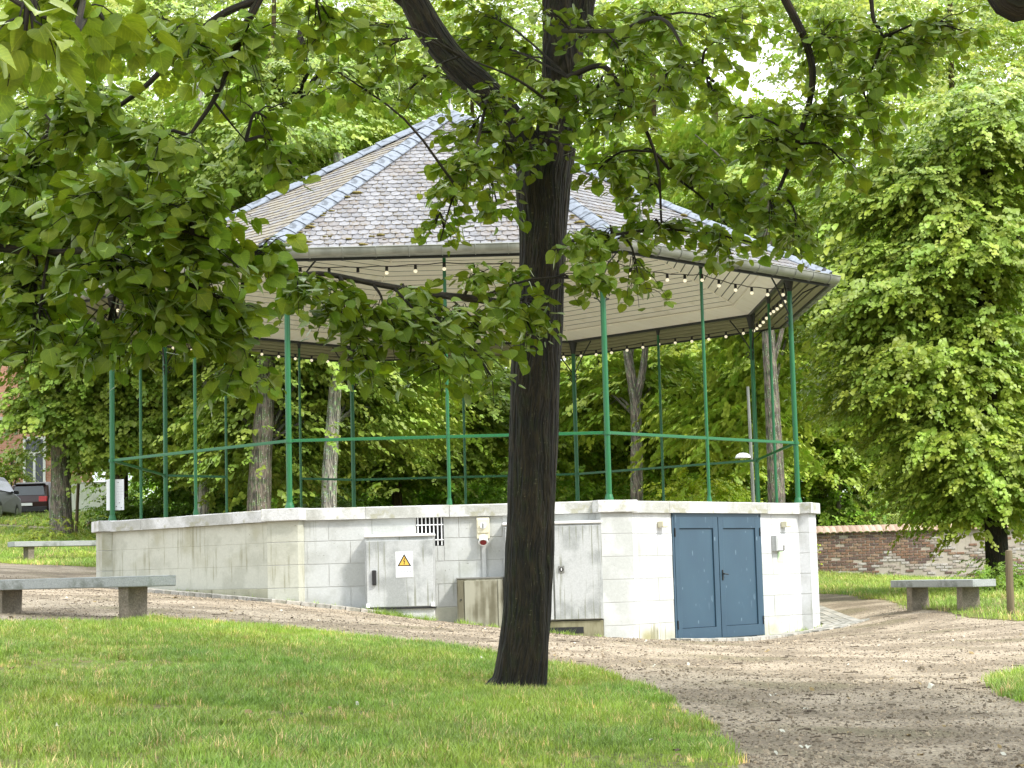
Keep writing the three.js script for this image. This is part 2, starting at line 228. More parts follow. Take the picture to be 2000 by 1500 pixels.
function sheet(name, field, x0, x1, z0, z1, step, lift, mat) {  // marching squares over the terrain
  const tri = [], P = (x, z) => V(x, H(x, z) + lift, z);
  const nx = Math.ceil((x1 - x0) / step), nz = Math.ceil((z1 - z0) / step), val = [];
  for (let j = 0; j <= nz; j++) for (let i = 0; i <= nx; i++) val.push(field(x0 + i * step, z0 + j * step));
  for (let j = 0; j < nz; j++) for (let i = 0; i < nx; i++) {
    const c = [[i, j], [i, j + 1], [i + 1, j + 1], [i + 1, j]].map(([a, b]) => [x0 + a * step, z0 + b * step, val[b * (nx + 1) + a]]), out = [];
    for (let k = 0; k < 4; k++) { const a = c[k], b = c[(k + 1) % 4]; if (a[2] > 0) out.push(P(a[0], a[1])); if ((a[2] > 0) !== (b[2] > 0)) { const t = a[2] / (a[2] - b[2]); out.push(P(lerp(a[0], b[0], t), lerp(a[1], b[1], t))); } }
    for (let k = 1; k + 1 < out.length; k++) tri.push(out[0], out[k], out[k + 1]);
  }
  const g = new THREE.BufferGeometry().setFromPoints(tri), uv = []; for (const p of tri) uv.push(p.x, p.z);
  g.setAttribute('uv', new THREE.Float32BufferAttribute(uv, 2)); g.computeVertexNormals();
  return mesh(name, g, mat);
}
const px2 = (list) => list.map(([x, y]) => { const p = onGround(x, y); return [p.x, p.z]; });
const lawnA = polyField([...px2([[-150, 1222], [0, 1222], [230, 1222], [300, 1213], [430, 1223], [560, 1233], [700, 1251], [850, 1265], [950, 1279], [1080, 1302], [1160, 1318], [1230, 1337], [1330, 1387], [1400, 1445], [1450, 1510]]), [1.3, -6], [0, -4], [-5, -4], [-8, -12], [-7.5, -19]], 0.07, 701);
const lawnB = polyField(px2([[1935, 1328], [2000, 1316], [2100, 1308], [2160, 1360], [2010, 1372], [1960, 1352]]), 0.07, 703);
const lawnC = polyField([...px2([[1560, 1158], [1660, 1163], [1730, 1173], [1800, 1190], [1850, 1199], [2000, 1213], [2150, 1226]]), [24, -24], [30, -48], [14, -50.6], [5, -50.6], [3.2, -42]], 0.2, 705);
const lawnD = polyField([...px2([[-120, 1097], [0, 1100], [170, 1107], [230, 1109]]), [-6.8, -40], [-8.2, -45], [-11, -49], [-18, -50], [-22, -44]], 0.2, 707);
const lawnE = polyField([[-40, -70], [-22, -66], [-13, -57], [-8, -53], [-8, -64], [-16, -72], [-30, -110], [-60, -110]], 0.3, 709);
tag(sheet('lawn', lawnA, -8.5, 2.6, -19.5, -4, 0.1, 0.006, M.soil), 'soil and thatch of the front lawn under the nearest linden', 'lawn', null, 'structure');
tag(sheet('lawn', lawnB, 3.2, 6.5, -17, -12, 0.1, 0.006, M.soil), 'small patch of lawn at the right edge of the gravel', 'lawn', null, 'structure');
tag(sheet('lawn', lawnC, 2.5, 30, -51, -22, 0.25, 0.006, M.soil), 'bright lawn behind the right bench, before the brick wall', 'lawn', null, 'structure');
tag(sheet('lawn', lawnD, -23, -6, -50, -34, 0.25, 0.006, M.soil), 'lawn round the far left bench and shrub ringed trunk', 'lawn', null, 'structure');
tag(sheet('lawn', lawnE, -60, -7, -110, -52, 0.5, 0.006, M.soil), 'far lawn beside the parked cars and white garden wall', 'lawn', null, 'structure');
const woodField = polyField([[-7.5, -43], [-3, -41.5], [4, -43.5], [5.5, -52.5], [40, -52], [120, -60], [120, -300], [-120, -300], [-60, -130], [-20, -90], [-12, -64], [-8, -56]], 0.5, 711);
tag(sheet('forest_floor', woodField, -60, 80, -160, -41, 1, 0.012, M.forest), 'dark leaf strewn woodland floor behind the bandstand', 'woodland floor', null, 'structure');

// grass blades
function bladeTuft(n, h, spread, seed) {
  const r = rng(seed), pos = [], nor = [];
  for (let i = 0; i < n; i++) {
    const a = r() * 6.283, bx = (r() - 0.5) * spread, bz = (r() - 0.5) * spread, hh = h * (0.5 + r() * 0.75), w = 0.0022 + r() * 0.0022, lean = (0.15 + r() * 0.8) * hh, ca = Math.cos(a), sa = Math.sin(a);
    const pt = (t, s) => V(bx + ca * lean * t * t - sa * w * s * (1 - t * 0.75), hh * t * (1 - 0.25 * t * lean / hh), bz + sa * lean * t * t + ca * w * s * (1 - t * 0.75));
    const a0 = pt(0, -1), a1 = pt(0, 1), b0 = pt(0.55, -1), b1 = pt(0.55, 1), c = pt(1, 0);
    for (const p of [a0, a1, b1, a0, b1, b0, b0, b1, c]) pos.push(p.x, p.y, p.z);
  }
  const g = new THREE.BufferGeometry(); g.setAttribute('position', new THREE.Float32BufferAttribute(pos, 3)); g.computeVertexNormals(); return g;
}
const dummy = new THREE.Object3D(), tint = new THREE.Color();
function grass(name, label, field, x0, x1, z0, z1, count, geo, seed, keep, scale) {
  const r = rng(seed), list = [];
  for (let i = 0; i < count * 3 && list.length < count; i++) { const x = lerp(x0, x1, r()), z = lerp(z0, z1, r()); const f = field(x, z); if (f < -0.03) continue; const k = keep ? keep(x, z) : 1; if (r() > k) continue; list.push([x, z, k, f]); }
  const im = new THREE.InstancedMesh(geo, M.grass, list.length); im.name = numbered(name); im.castShadow = im.receiveShadow = true;
  list.forEach(([x, z, k], i) => {
    dummy.position.set(x, H(x, z), z); const s = scale * (0.55 + 0.6 * k) * (0.6 + r() * 0.7); dummy.scale.set(s, s * (0.7 + r() * 0.5), s); dummy.rotation.set((r() - 0.5) * 0.3, r() * 6.283, (r() - 0.5) * 0.3); dummy.updateMatrix(); im.setMatrixAt(i, dummy.matrix);
    const n = fbm(x * 1.1 + 20, z * 1.1 + 20, 811, 3), dry = r() < 0.09 ? 1 : 0; tint.setRGB(0.56 + n * 0.5 + dry * 1.5, 0.95 + n * 0.2 + dry * 0.5, 0.75 + dry * 3.4); tint.multiplyScalar((0.62 + r() * 0.7) * (0.75 + 0.5 * fbm(x * 0.5 + 3, z * 0.5 + 9, 831, 3))); im.setColorAt(i, tint);
  });
  scene.add(im); return tag(im, label, 'grass', null, 'stuff');
}
const tuft = bladeTuft(13, 0.056, 0.1, 5), tuftFar = bladeTuft(9, 0.08, 0.16, 6);
const thin = (x, z) => { const n = fbm(x * 0.9 + 11, z * 0.9 + 7, 821, 4), t = Math.hypot(x - 0.02, z + 14); return clamp(0.22 + sstep(0.3, 0.52, n)) * (0.35 + 0.65 * sstep(0.25, 0.8, t)); };
grass('grass', 'green and straw coloured grass in the foreground, worn thin in patches', lawnA, -6.2, 2.4, -19.4, -7, 72000, tuft, 31, thin, 1);
grass('grass', 'small clump of grass at the right edge of the gravel', lawnB, 3.2, 6, -17, -12.5, 3500, tuft, 32, null, 1.1);
grass('grass', 'sunlit grass behind the right hand bench', lawnC, 3, 17, -50.5, -23, 26000, tuftFar, 33, null, 1.0);
grass('grass', 'grass round the far bench at the left', lawnD, -17, -6.5, -49, -35, 12000, tuftFar, 34, null, 1.1);
grass('grass', 'distant strip of grass beside the cars', lawnE, -30, -8, -95, -53, 9000, tuftFar, 35, null, 2.4);

// loose stones and litter on the gravel
{
  const geo = new THREE.IcosahedronGeometry(1, 0), r = rng(41), n = 42000, im = new THREE.InstancedMesh(geo, std({ color: lin(1, 1, 1), roughness: 0.95 }), n); im.name = 'loose_gravel'; im.castShadow = im.receiveShadow = true;
  let k = 0; const cx = -0.977, cz = -31.404;
  while (k < n) { const d = 7.5 + Math.pow(r(), 1.4) * 24, x = (r() - 0.5) * d * 0.62, z = -d; if (lawnA(x, z) > 0.02 || lawnC(x, z) > 0 || Math.hypot(x - cx, z - cz) < 6) continue; const s = 0.003 + Math.pow(r(), 4) * 0.0075; dummy.position.set(x, H(x, z) + s * 0.2, z); dummy.scale.set(s * (1 + r()), s * 0.8, s * (1 + r())); dummy.rotation.set(r() * 6, r() * 6, r() * 6); dummy.updateMatrix(); im.setMatrixAt(k, dummy.matrix); const t = r(); tint.setRGB(0.29, 0.235, 0.165).multiplyScalar(0.5 + t * t * 1.1); im.setColorAt(k, tint); k++; }
  scene.add(im); tag(im, 'loose stones of the gravel path before the bandstand', 'gravel', null, 'stuff');
  const tw = tube([V(-0.5, 0, 0), V(-0.1, 0.02, 0.05), V(0.5, 0, 0)], [0.05, 0.045, 0.03], 4), n2 = 1100, t2 = new THREE.InstancedMesh(tw, std({ color: lin(0.07, 0.05, 0.035), roughness: 1 }), n2); t2.name = 'twig_litter'; t2.castShadow = t2.receiveShadow = true;
  for (k = 0; k < n2;) { const d = 8 + r() * 22, x = (r() - 0.5) * d * 0.62, z = -d; if (Math.hypot(x - cx, z - cz) < 6.3 || (lawnA(x, z) > 0 && r() < 0.8)) continue; const s = 0.02 + Math.pow(r(), 4) * 0.13; dummy.position.set(x, H(x, z) + 0.006, z); dummy.scale.set(s, s * 0.6 + 0.02, s * 0.6 + 0.02); dummy.rotation.set(0, r() * 6, (r() - 0.5) * 0.2); dummy.updateMatrix(); t2.setMatrixAt(k++, dummy.matrix); }
  scene.add(t2); tag(t2, 'dark twigs fallen on the gravel and lawn', 'twigs', null, 'stuff');
}

// ------------------------------------------------------------------ the bandstand: an octagon
const CX = -0.97676, CZ = -31.40373, TH = 22.85903 * Math.PI / 180, E8 = Math.PI / 4;
const BW = V(CX, 0, CZ);
const c8 = (i, R, y) => { const a = TH + E8 * i; return V(-Math.cos(a) * R, y, Math.sin(a) * R); };          // local to the bandstand
const ap2R = (ap) => ap / Math.cos(E8 / 2);
function face(i) { const a = TH + E8 * (i + 0.5), n = V(-Math.cos(a), 0, Math.sin(a)), t = V(n.z, 0, -n.x); return { n, t, turn: Math.atan2(n.x, n.z), P: (s, y, ap) => n.clone().multiplyScalar(ap).addScaledVector(t, s).setY(y) }; }
const FACES = [...Array(8).keys()].map(face);
const stage = group('bandstand', BW);
tag(stage, 'octagonal white bandstand with slate roof, green iron posts and blue doors', 'bandstand');
const WALL = 5.68, half = WALL * Math.tan(E8 / 2);
const place = (m, i, s, y, ap) => { const f = FACES[i]; m.position.copy(f.P(s, y, ap)); m.rotation.y = f.turn; return m; };
{
  // core and floor
  const core = [], N = 8; for (let i = 0; i < N; i++) { const R = ap2R(5.46); core.push(hex([c8(i, R, -0.5), c8(i + 1, R, -0.5), c8(i + 1, 0.02, -0.5), c8(i, 0.02, -0.5)], [c8(i, R, 1.78), c8(i + 1, R, 1.78), c8(i + 1, 0.02, 1.78), c8(i, 0.02, 1.78)])); }
  mesh('stage_floor', merge(core), M.concrete, stage);
  const L = [1.797, 1.495, 1.17, 0.845, 0.52, 0.195, -0.13, -0.455], r = rng(51);
  const holes = { 1: [[-0.482, 1.388, -0.089, 1.81]], 2: [[-1.085, -0.6, 1.075, 1.81]] };
  function cut(rects, h) { const out = []; for (const [a, b, c, d] of rects) { if (h[0] >= c || h[2] <= a || h[1] >= d || h[3] <= b) { out.push([a, b, c, d]); continue; } if (a < h[0]) out.push([a, b, h[0], d]); if (c > h[2]) out.push([h[2], b, c, d]); const x0 = Math.max(a, h[0]), x1 = Math.min(c, h[2]); if (b < h[1]) out.push([x0, b, x1, h[1]]); if (d > h[3]) out.push([x0, h[3], x1, d]); } return out.filter((q) => q[2] - q[0] > 0.03 && q[3] - q[1] > 0.03); }
  for (let i = 0; i < 8; i++) {
    const seen = i < 3, mat = [M.paintShadeStained, M.paintHalfShade, M.paint][i] ?? M.paintShadeStained;  // faces turned from the sun get darker paint, shade held in the colour
    let back = [[-half, L[7], half, L[0]]]; for (const h of holes[i] ?? []) back = cut(back, h);
    const walls = (i === 2 ? back.map((q) => [q]) : [back]).map((l) => place(mesh('wall', merge(l.map(([a, b, c, d]) => box(c - a, d - b, 0.24, (a + c) / 2, (b + d) / 2, -0.12))), i === 0 ? M.paintShadeStained : M.jointGrey, stage), i, 0, 0, seen ? WALL - (i === 0 ? 0.004 : 0.007) : WALL)), wall = walls[0];
    if (!seen) { wall.material = M.paintShadeStained; continue; }
    for (let k = 0; k < 7; k++) {
      const step = i === 0 ? 2.4 : i === 2 ? 1.24 : 0.62, off = (k % 2) * 0.31; let rects = [];
      for (let s = -half - off; s < half; s += step) rects.push([Math.max(s, -half), L[k + 1], Math.min(s + step, half), L[k]]);
      for (const h of holes[i] ?? []) rects = cut(rects, h);
      for (const [a, b, c, d] of rects) { if (c - a < 0.06) continue; const gap = [0.005, 0.008, 0.006][i], g = shiftUV(rbox(c - a - gap, d - b - gap, 0.06, 0.004), (a + c) / 2 + i * 7.3, (b + d) / 2); const m = mesh('block', g, i === 0 && k >= 3 ? M.paintDirty : i === 1 && k >= 4 ? M.paintShadeStained : i === 2 && k >= 5 ? M.paintSplash : mat, walls[walls.length > 1 && a > 0 ? 1 : 0]); m.position.set((a + c) / 2, (b + d) / 2, (i === 0 ? 0.004 : 0.007) - 0.03 + (r() - 0.5) * 0.002); }
    }
  }
  // corner piers with their own courses
  for (let i = 0; i < 8; i++) {
    const a = TH + E8 * i, n = V(-Math.cos(a), 0, Math.sin(a)), turn = Math.atan2(n.x, n.z), p = group('pier', n.clone().multiplyScalar(6.22), turn, stage), mat = [M.paintShadeStained, M.paintShadeStained, M.paintHalfShade, M.paint][i] ?? M.paintShadeStained;  // pier paint darkens to the left likewise, shade held in the colour
    mesh('core', box(0.49, 2.25, 0.5, 0, 0.672, -0.256), M.jointGrey, p).name = 'pier_core';
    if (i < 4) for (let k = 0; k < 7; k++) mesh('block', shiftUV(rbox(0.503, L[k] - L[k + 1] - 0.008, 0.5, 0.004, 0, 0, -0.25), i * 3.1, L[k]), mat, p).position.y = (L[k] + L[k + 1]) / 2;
  }
  // coping: stones along each side and a cap over each pier
  for (let i = 0; i < 8; i++) {
    const f = FACES[i], o = 5.745, q = 5.3, ns = 4, ho = o * Math.tan(E8 / 2), hq = q * Math.tan(E8 / 2);
    for (let k = 0; k < ns; k++) {
      const u0 = -1 + 2 * k / ns, u1 = -1 + 2 * (k + 1) / ns, g = 0.003 / ho, s0 = u0 + g, s1 = u1 - g, y0 = 1.797, y1 = 1.955, y2 = 1.967, e = 0.012;
      const P = (s, y, ap) => f.P(s * (ap === q ? hq : ho), y, ap), jit = (r() - 0.5) * 0.006;
      const b = [P(s0, y0, q), P(s1, y0, q), P(s1, y0, o), P(s0, y0, o)], m = [P(s0, y1, q), P(s1, y1, q), P(s1, y1, o), P(s0, y1, o)], t = [P(s0, y2, q), P(s1, y2, q), f.P(s1 * ho, y2, o - e), f.P(s0 * ho, y2, o - e)];
      mesh('coping_stone', merge([hex(b, m), hex(m, t)]), M.coping, stage).position.y = jit;
    }
    const a = TH + E8 * i, n = V(-Math.cos(a), 0, Math.sin(a)), cap = mesh('coping_cap', shiftUV(rbox(0.63, 0.176, 0.9, 0.012, 0, 0, -0.45), i, 0), M.coping, stage);
    cap.position.copy(n.clone().multiplyScalar(6.285)).setY(1.797 + 0.088); cap.rotation.y = Math.atan2(n.x, n.z);
  }
  // vent grille in the front wall
  const vent = group('vent', FACES[1].P(-0.2855, 1.6, WALL), FACES[1].turn, stage);
  mesh('vent_back', box(0.39, 0.42, 0.02, 0, 0, -0.19), M.dark, vent);
  for (let k = 0; k < 7; k++) mesh('bar', box(0.016, 0.41, 0.016, -0.168 + k * 0.056, 0, -0.014), M.white, vent);
  for (const y of [0.09, -0.125]) mesh('bar', box(0.39, 0.016, 0.008, 0, y, -0.001), M.white, vent);
  // blue double door
  const jamb = mesh('door_frame', merge([box(2.16, 0.06, 0.1, 0, 1.77, -0.02), box(0.035, 1.9, 0.1, -1.065, 0.83, -0.02), box(0.035, 1.9, 0.1, 1.055, 0.83, -0.02), box(2.1, 1.9, 0.02, 0, 0.83, -0.12)]), M.blue, stage); place(jamb, 2, 0, 0, WALL - 0.02);
  for (const s of [-1, 1]) {
    const d = group('door', FACES[2].P(s * 0.523, 0.83, WALL - 0.012), FACES[2].turn, stage), w = 1.03, h = 1.82, st = 0.115;
    const parts = [shiftUV(rbox(st, h, 0.05, 0.004, -w / 2 + st / 2, 0, 0), s * 1.3, 0), rbox(st, h, 0.05, 0.004, w / 2 - st / 2, 0, 0), rbox(w - 2 * st, 0.17, 0.05, 0.004, 0, h / 2 - 0.085, 0), rbox(w - 2 * st, 0.17, 0.05, 0.004, 0, -h / 2 + 0.085, 0)];
    mesh('door_frame', merge(parts), M.blue, d); mesh('door_panel', shiftUV(rbox(w - 2 * st - 0.008, h - 0.348, 0.03, 0.006, 0, 0, -0.012), s, 0.4), M.blue, d);
    for (const y of [0.68, -0.68]) mesh('hinge', rbox(0.018, 0.13, 0.05, 0.004, s * (w / 2 - 0.004), y, 0.016), M.dark, d);
    if (s > 0) mesh('handle', merge([rbox(0.022, 0.16, 0.02, 0.005, -w / 2 + 0.055, 0.03, 0.032), bar(V(-w / 2 + 0.055, 0.05, 0.04), V(-w / 2 + 0.055, 0.05, 0.07), 0.012), bar(V(-w / 2 + 0.05, 0.05, 0.07), V(-w / 2 + 0.14, 0.04, 0.07), 0.01)]), M.iron, d);
  }
}
{ // posts, rails and braces
  const postTop = (ap) => 5.7;
  const posts = [];
  for (let i = 0; i < 8; i++) { posts.push([c8(i, 6, 0), 0.042, true, i]); if (i === 6) { posts.push([c8(6, 6, 0).lerp(c8(7, 6, 0), 0.299), 0.025, false, i], [c8(6, 6, 0).lerp(c8(7, 6, 0), 0.696), 0.025, false, i]); } else posts.push([c8(i, 6, 0).lerp(c8(i + 1, 6, 0), 0.5), 0.026, false, i]); }
  for (const [p, r, corner, i] of posts) {
    const b = V(p.x, 1.96, p.z), t = V(p.x, postTop(), p.z), post = mesh('post', tube([b, V(p.x, 3, p.z), V(p.x, 4.3, p.z), t], [r, r, r, r * 0.95], 14), M.green, stage);
    mesh('base', merge([new THREE.CylinderGeometry(r * 1.5, r * 1.7, 0.05, 16).translate(p.x, 1.992, p.z), new THREE.CylinderGeometry(r * 1.15, r * 1.45, 0.05, 16).translate(p.x, 2.042, p.z)]), M.green, post);
    if (!corner) { mesh('capital', new THREE.CylinderGeometry(r * 1.7, r, 0.1, 12).translate(p.x, 5.63, p.z), M.iron, post); continue; }
    mesh('collar', new THREE.CylinderGeometry(r * 1.35, r * 1.35, 0.05, 16).translate(p.x, 2.95, p.z), M.green, post);
    mesh('capital', new THREE.CylinderGeometry(r * 2.1, r, 0.24, 16).translate(p.x, 5.56, p.z), M.iron, post);
    const out = V(p.x, 0, p.z).normalize();
    for (const f of [FACES[(i + 7) % 8], FACES[i]]) {
      const dir = f === FACES[i] ? f.t.clone() : f.t.clone().negate(), q = (s, y) => V(p.x, y, p.z).addScaledVector(dir, s), c = [];
      for (let k = 0; k <= 18; k++) { const a = k / 18 * Math.PI * 1.75 - Math.PI / 2 - 0.5, rr = 0.055 * (1 - k / 60); c.push(q(0.105 + Math.cos(a + Math.PI) * -rr * -1, 4.97 + Math.sin(a) * rr)); }
      mesh('brace', tube([q(0.04, 5.06), q(0.16, 5.24), q(0.36, 5.5), q(0.5, 5.66)], [0.014, 0.014, 0.014, 0.014], 6), M.iron, post);
      mesh('scroll', tube([q(0.03, 4.84), q(0.07, 4.9), ...c], Array(c.length + 2).fill(0.0095), 6), M.iron, post);
    }
    mesh('brace', tube([V(p.x, 5.2, p.z), V(p.x, 5.4, p.z).addScaledVector(out, 0.22), V(p.x, 5.5, p.z).addScaledVector(out, 0.5)], [0.012, 0.012, 0.012], 6), M.iron, post);
  }
  const rail = (a, b) => { const m = mesh('rail', rbox(a.distanceTo(b), 0.045, 0.028, 0.006), M.green, stage); m.position.copy(a).add(b).multiplyScalar(0.5); m.rotation.y = Math.atan2(-(b.z - a.z), b.x - a.x); };
  for (let i = 0; i < 8; i++) { const a = c8(i, 6, 2.954), b = c8(i + 1, 6, 2.954); if (i === 6) { rail(a, a.clone().lerp(b, 0.299)); rail(a.clone().lerp(b, 0.696), b); } else rail(a, b); }
}
{ // roof, hips, gutters, ceiling
  const r = rng(61), EA = 6.17, EY = 5.62, APEX = 9.12, CA = 5.36, CY = 5.82, CAP = 8.776, up = (ap) => lerp(EY, APEX, 1 - ap / EA), cu = (ap) => lerp(CY, CAP, 1 - ap / CA);
  const deck = [], ceil = [];
  for (let i = 0; i < 8; i++) {
    const R = (ap) => ap2R(ap), P = (k, ap, y) => c8(k, R(ap), y);
    deck.push(hex([P(i, EA, EY - 0.06), P(i + 1, EA, EY - 0.06), P(i + 1, 0.03, APEX - 0.06), P(i, 0.03, APEX - 0.06)], [P(i, EA, EY - 0.015), P(i + 1, EA, EY - 0.015), P(i + 1, 0.03, APEX - 0.015), P(i, 0.03, APEX - 0.015)]));
    ceil.push(hex([P(i, CA, CY + 0.009), P(i + 1, CA, CY + 0.009), P(i + 1, 0.03, CAP + 0.009), P(i, 0.03, CAP + 0.009)], [P(i, CA, CY + 0.045), P(i + 1, CA, CY + 0.045), P(i + 1, 0.03, CAP + 0.045), P(i, 0.03, CAP + 0.045)]));
  }
  const roof = mesh('roof', merge(deck), M.plankShade, stage), ceiling = mesh('ceiling', merge(ceil), M.iron, stage);
  // slates on the three sides in view, rows with rounded-off corners; the far sides as one sheet each
  const rows = 35, sl = Math.hypot(EA, APEX - EY), pitch = Math.atan2(APEX - EY, EA), sw = 0.155;
  const shape = (w, h) => { const s = new THREE.Shape(), c = 0.036; s.moveTo(-w / 2, h); s.lineTo(-w / 2, c); s.lineTo(-w / 2 + c, 0); s.lineTo(w / 2 - c, 0); s.lineTo(w / 2, c); s.lineTo(w / 2, h); return s; };
  const slateGeo = [0, 1, 2].map((k) => shiftUV(boxUV(new THREE.ExtrudeGeometry(shape(sw - 0.008 - k * 0.002, sl / rows * 1.7), { depth: 0.013, bevelEnabled: false })), k * 0.37, k * 0.71));
  const loose = M.slates.map(() => []); let made = 0;
  for (const i of [1, 2, 0, 7, 3]) {
    const f = FACES[i], fr = new THREE.Group(); fr.name = 'slope'; 
    for (let k = 0; k < rows; k++) {
      const ap = EA * (1 - k / rows) + 0.02, y = up(ap) + 0.004, hw = ap * Math.tan(E8 / 2) - 0.1, off = (k % 2) * sw / 2;
      for (let s = -Math.floor(hw / sw) * sw - off; s <= hw; s += sw) {
        if (Math.abs(s) > hw - 0.02) continue;
        const moss = i === 0 ? 0.75 : fbm(s * 1.3 + i * 9, ap * 1.3, 911, 3) > 0.56 && k < 22 ? 0.55 : 0.06;
        const mi = i === 0 && r() < 0.6 ? 5 : r() < moss ? (r() < 0.5 ? 3 : 4) : Math.floor(r() * 3), m4 = new THREE.Matrix4(), e = new THREE.Euler(-Math.PI / 2 + pitch - 0.06 + (r() - 0.5) * 0.02, 0, (r() - 0.5) * 0.03, 'YXZ');
        m4.makeRotationFromEuler(e).premultiply(new THREE.Matrix4().makeRotationY(f.turn)).setPosition(f.P(s + (r() - 0.5) * 0.008, y + 0.006, ap));
        if (i === 1 && made < 300) { const m = mesh('slate', slateGeo[made % 3], M.slates[mi], roof); m.applyMatrix4(m4); made++; } else loose[mi].push(slateGeo[Math.floor(r() * 3)].clone().applyMatrix4(m4));
      }
    }
  }
  loose.forEach((l, k) => { if (l.length) tag(mesh('slates', merge(l), k === 3 || k === 4 ? M.slates[k] : M.slates[k], roof), 'rest of the grey roof slates', null, null, 'stuff'); });
  const farSlope = []; for (const i of [4, 5, 6]) farSlope.push(hex([c8(i, ap2R(EA), EY + 0.002), c8(i + 1, ap2R(EA), EY + 0.002), c8(i + 1, 0.05, APEX), c8(i, 0.05, APEX)], [c8(i, ap2R(EA), EY + 0.02), c8(i + 1, ap2R(EA), EY + 0.02), c8(i + 1, 0.05, APEX + 0.02), c8(i, 0.05, APEX + 0.02)])); mesh('slates', merge(farSlope), M.slates[0], roof);
  // lead-grey hip tiles, each lapping the one below
  const tilePts = []; for (let k = 0; k <= 8; k++) { const a = (k / 8 - 0.5) * 2, x = a * 0.155; tilePts.push([x, 0.05 - Math.pow(Math.abs(a), 1.35) * 0.09]); }
  function hipTile(len) { const pos = [], idx = []; const ring = (z, s, dy) => { for (const [x, y] of tilePts) pos.push(x * s, y * s + dy, z); for (const [x, y] of tilePts) pos.push(x * s, y * s + dy - 0.016, z); }; ring(0, 1.06, 0.02); ring(len, 0.97, 0.006); const n = 9; const q = (a, b, c, d) => idx.push(a, b, c, a, c, d); for (let k = 0; k < 8; k++) { q(k, k + 1, 18 + k + 1, 18 + k); q(n + k + 1, n + k, 18 + n + k, 18 + n + k + 1); q(k + 1, k, n + k, n + k + 1); q(18 + k, 18 + k + 1, 18 + n + k + 1, 18 + n + k); } q(0, 18, 18 + n, n); q(8, n + 8, 18 + n + 8, 18 + 8); const g = new THREE.BufferGeometry(); g.setAttribute('position', new THREE.Float32BufferAttribute(pos, 3)); g.setIndex(idx); const h = g.toNonIndexed(); h.computeVertexNormals(); return boxUV(h); }
  const tg = [0, 1, 2].map((k) => shiftUV(hipTile(0.4), k * 0.31, k * 0.57));
  for (let i = 0; i < 8; i++) {
    const a = c8(i, ap2R(EA) + 0.0, EY + 0.02), b = c8(i, 0.05, APEX + 0.02), L = a.distanceTo(b), dir = b.clone().sub(a).normalize(), z = dir, x = V(0, 1, 0).cross(z).normalize(), y = z.clone().cross(x), n = Math.floor(L / 0.36);
    for (let k = 0; k < n; k++) { const m = mesh('hip_tile', tg[(k + i) % 3], M.zincHip, roof), p = a.clone().addScaledVector(dir, k * L / n).addScaledVector(y, 0.012 + (r() - 0.5) * 0.006); m.applyMatrix4(new THREE.Matrix4().makeBasis(x, y, z).setPosition(p)); }
    mesh('hip_end', boxUV(new THREE.ConeGeometry(0.13, 0.2, 7).rotateX(-Math.PI / 2).scale(1.1, 0.8, 1).translate(0, 0.0, -0.06)).applyMatrix4(new THREE.Matrix4().makeBasis(x, y, z).setPosition(a.clone().addScaledVector(dir, 0.09))), M.dark, roof);
  }
  // moss cushions along the hips and eaves
  for (let k = 0; k < 120; k++) {
    const i = [0, 1, 1, 2][k % 4], u = Math.pow(r(), 2.2) * 0.5, side = r() < 0.5 ? -1 : 1, f = FACES[i], ap = EA * (1 - u * 0.9) - 0.03; const hw = ap * Math.tan(E8 / 2) - 0.17; const s = k % 3 === 0 ? (r() * 2 - 1) * hw : side * (hw - r() * 0.1), ss = k % 3 === 0 ? 1 : 1.2, p = f.P(s, up(ap) + 0.022, k % 3 === 0 ? EA - 0.06 - r() * 0.4 : ap); if (k % 3 === 0) p.y = up(Math.hypot(p.x, p.z) > 0 ? p.dot(f.n) : ap) + 0.02;
    const g = new THREE.IcosahedronGeometry(0.018 + r() * r() * 0.05, 2), a = g.attributes.position; for (let q = 0; q < a.count; q++) { const w = 0.75 + 0.5 * vnoise(a.getX(q) * 40 + k, a.getZ(q) * 40 + a.getY(q) * 30, k); a.setXYZ(q, a.getX(q) * w * 1.4 * ss, a.getY(q) * w * 0.45, a.getZ(q) * w); } g.computeVertexNormals(); const m = mesh('moss', boxUV(g), M.moss, roof); m.position.copy(p); m.rotation.y = f.turn + r();
  }
  // finial
  const fin = [[0.13, 8.98], [0.14, 9.1], [0.06, 9.2], [0.05, 9.3], [0.02, 9.33], [0.018, 9.8], [0.03, 9.84], [0.012, 9.9], [0.004, 10.1]].map(([x, y]) => new THREE.Vector2(x, y)), fm = mesh('finial', new THREE.LatheGeometry(fin, 14), M.zinc, roof);
  for (let k = 0; k < 4; k++) { const a = k * Math.PI / 2 + 0.3, d = V(Math.cos(a), 0, Math.sin(a)), q = (s, y) => d.clone().multiplyScalar(s).setY(y); mesh('scroll', tube(smooth([q(0.015, 9.34), q(0.03, 9.46), q(0.08, 9.56), q(0.14, 9.55), q(0.15, 9.5), q(0.12, 9.48)], 14), Array(15).fill(0.008), 5), M.iron, fm); }
  // gutter: half round, with brackets, and a dark fascia behind
  for (let i = 0; i < 8; i++) {
    const f = FACES[i], GA = 6.15, gr = 0.092, gy = 5.617, prof = []; for (let k = 0; k <= 10; k++) { const a = Math.PI * (1 + k / 10); prof.push([Math.cos(a) * gr, Math.sin(a) * gr * 1.4]); }
    const pos = [], idx = []; for (const [lip, d] of [[0, 0], [0, 1]]) for (const [x, y] of prof) { const sc = d ? 0.93 : 1, ap = GA + gr + x * sc * 1; for (const s of [-1, 1]) { const p = f.P(s * ap * Math.tan(E8 / 2), gy + y * sc, ap); pos.push(p.x, p.y, p.z); } }
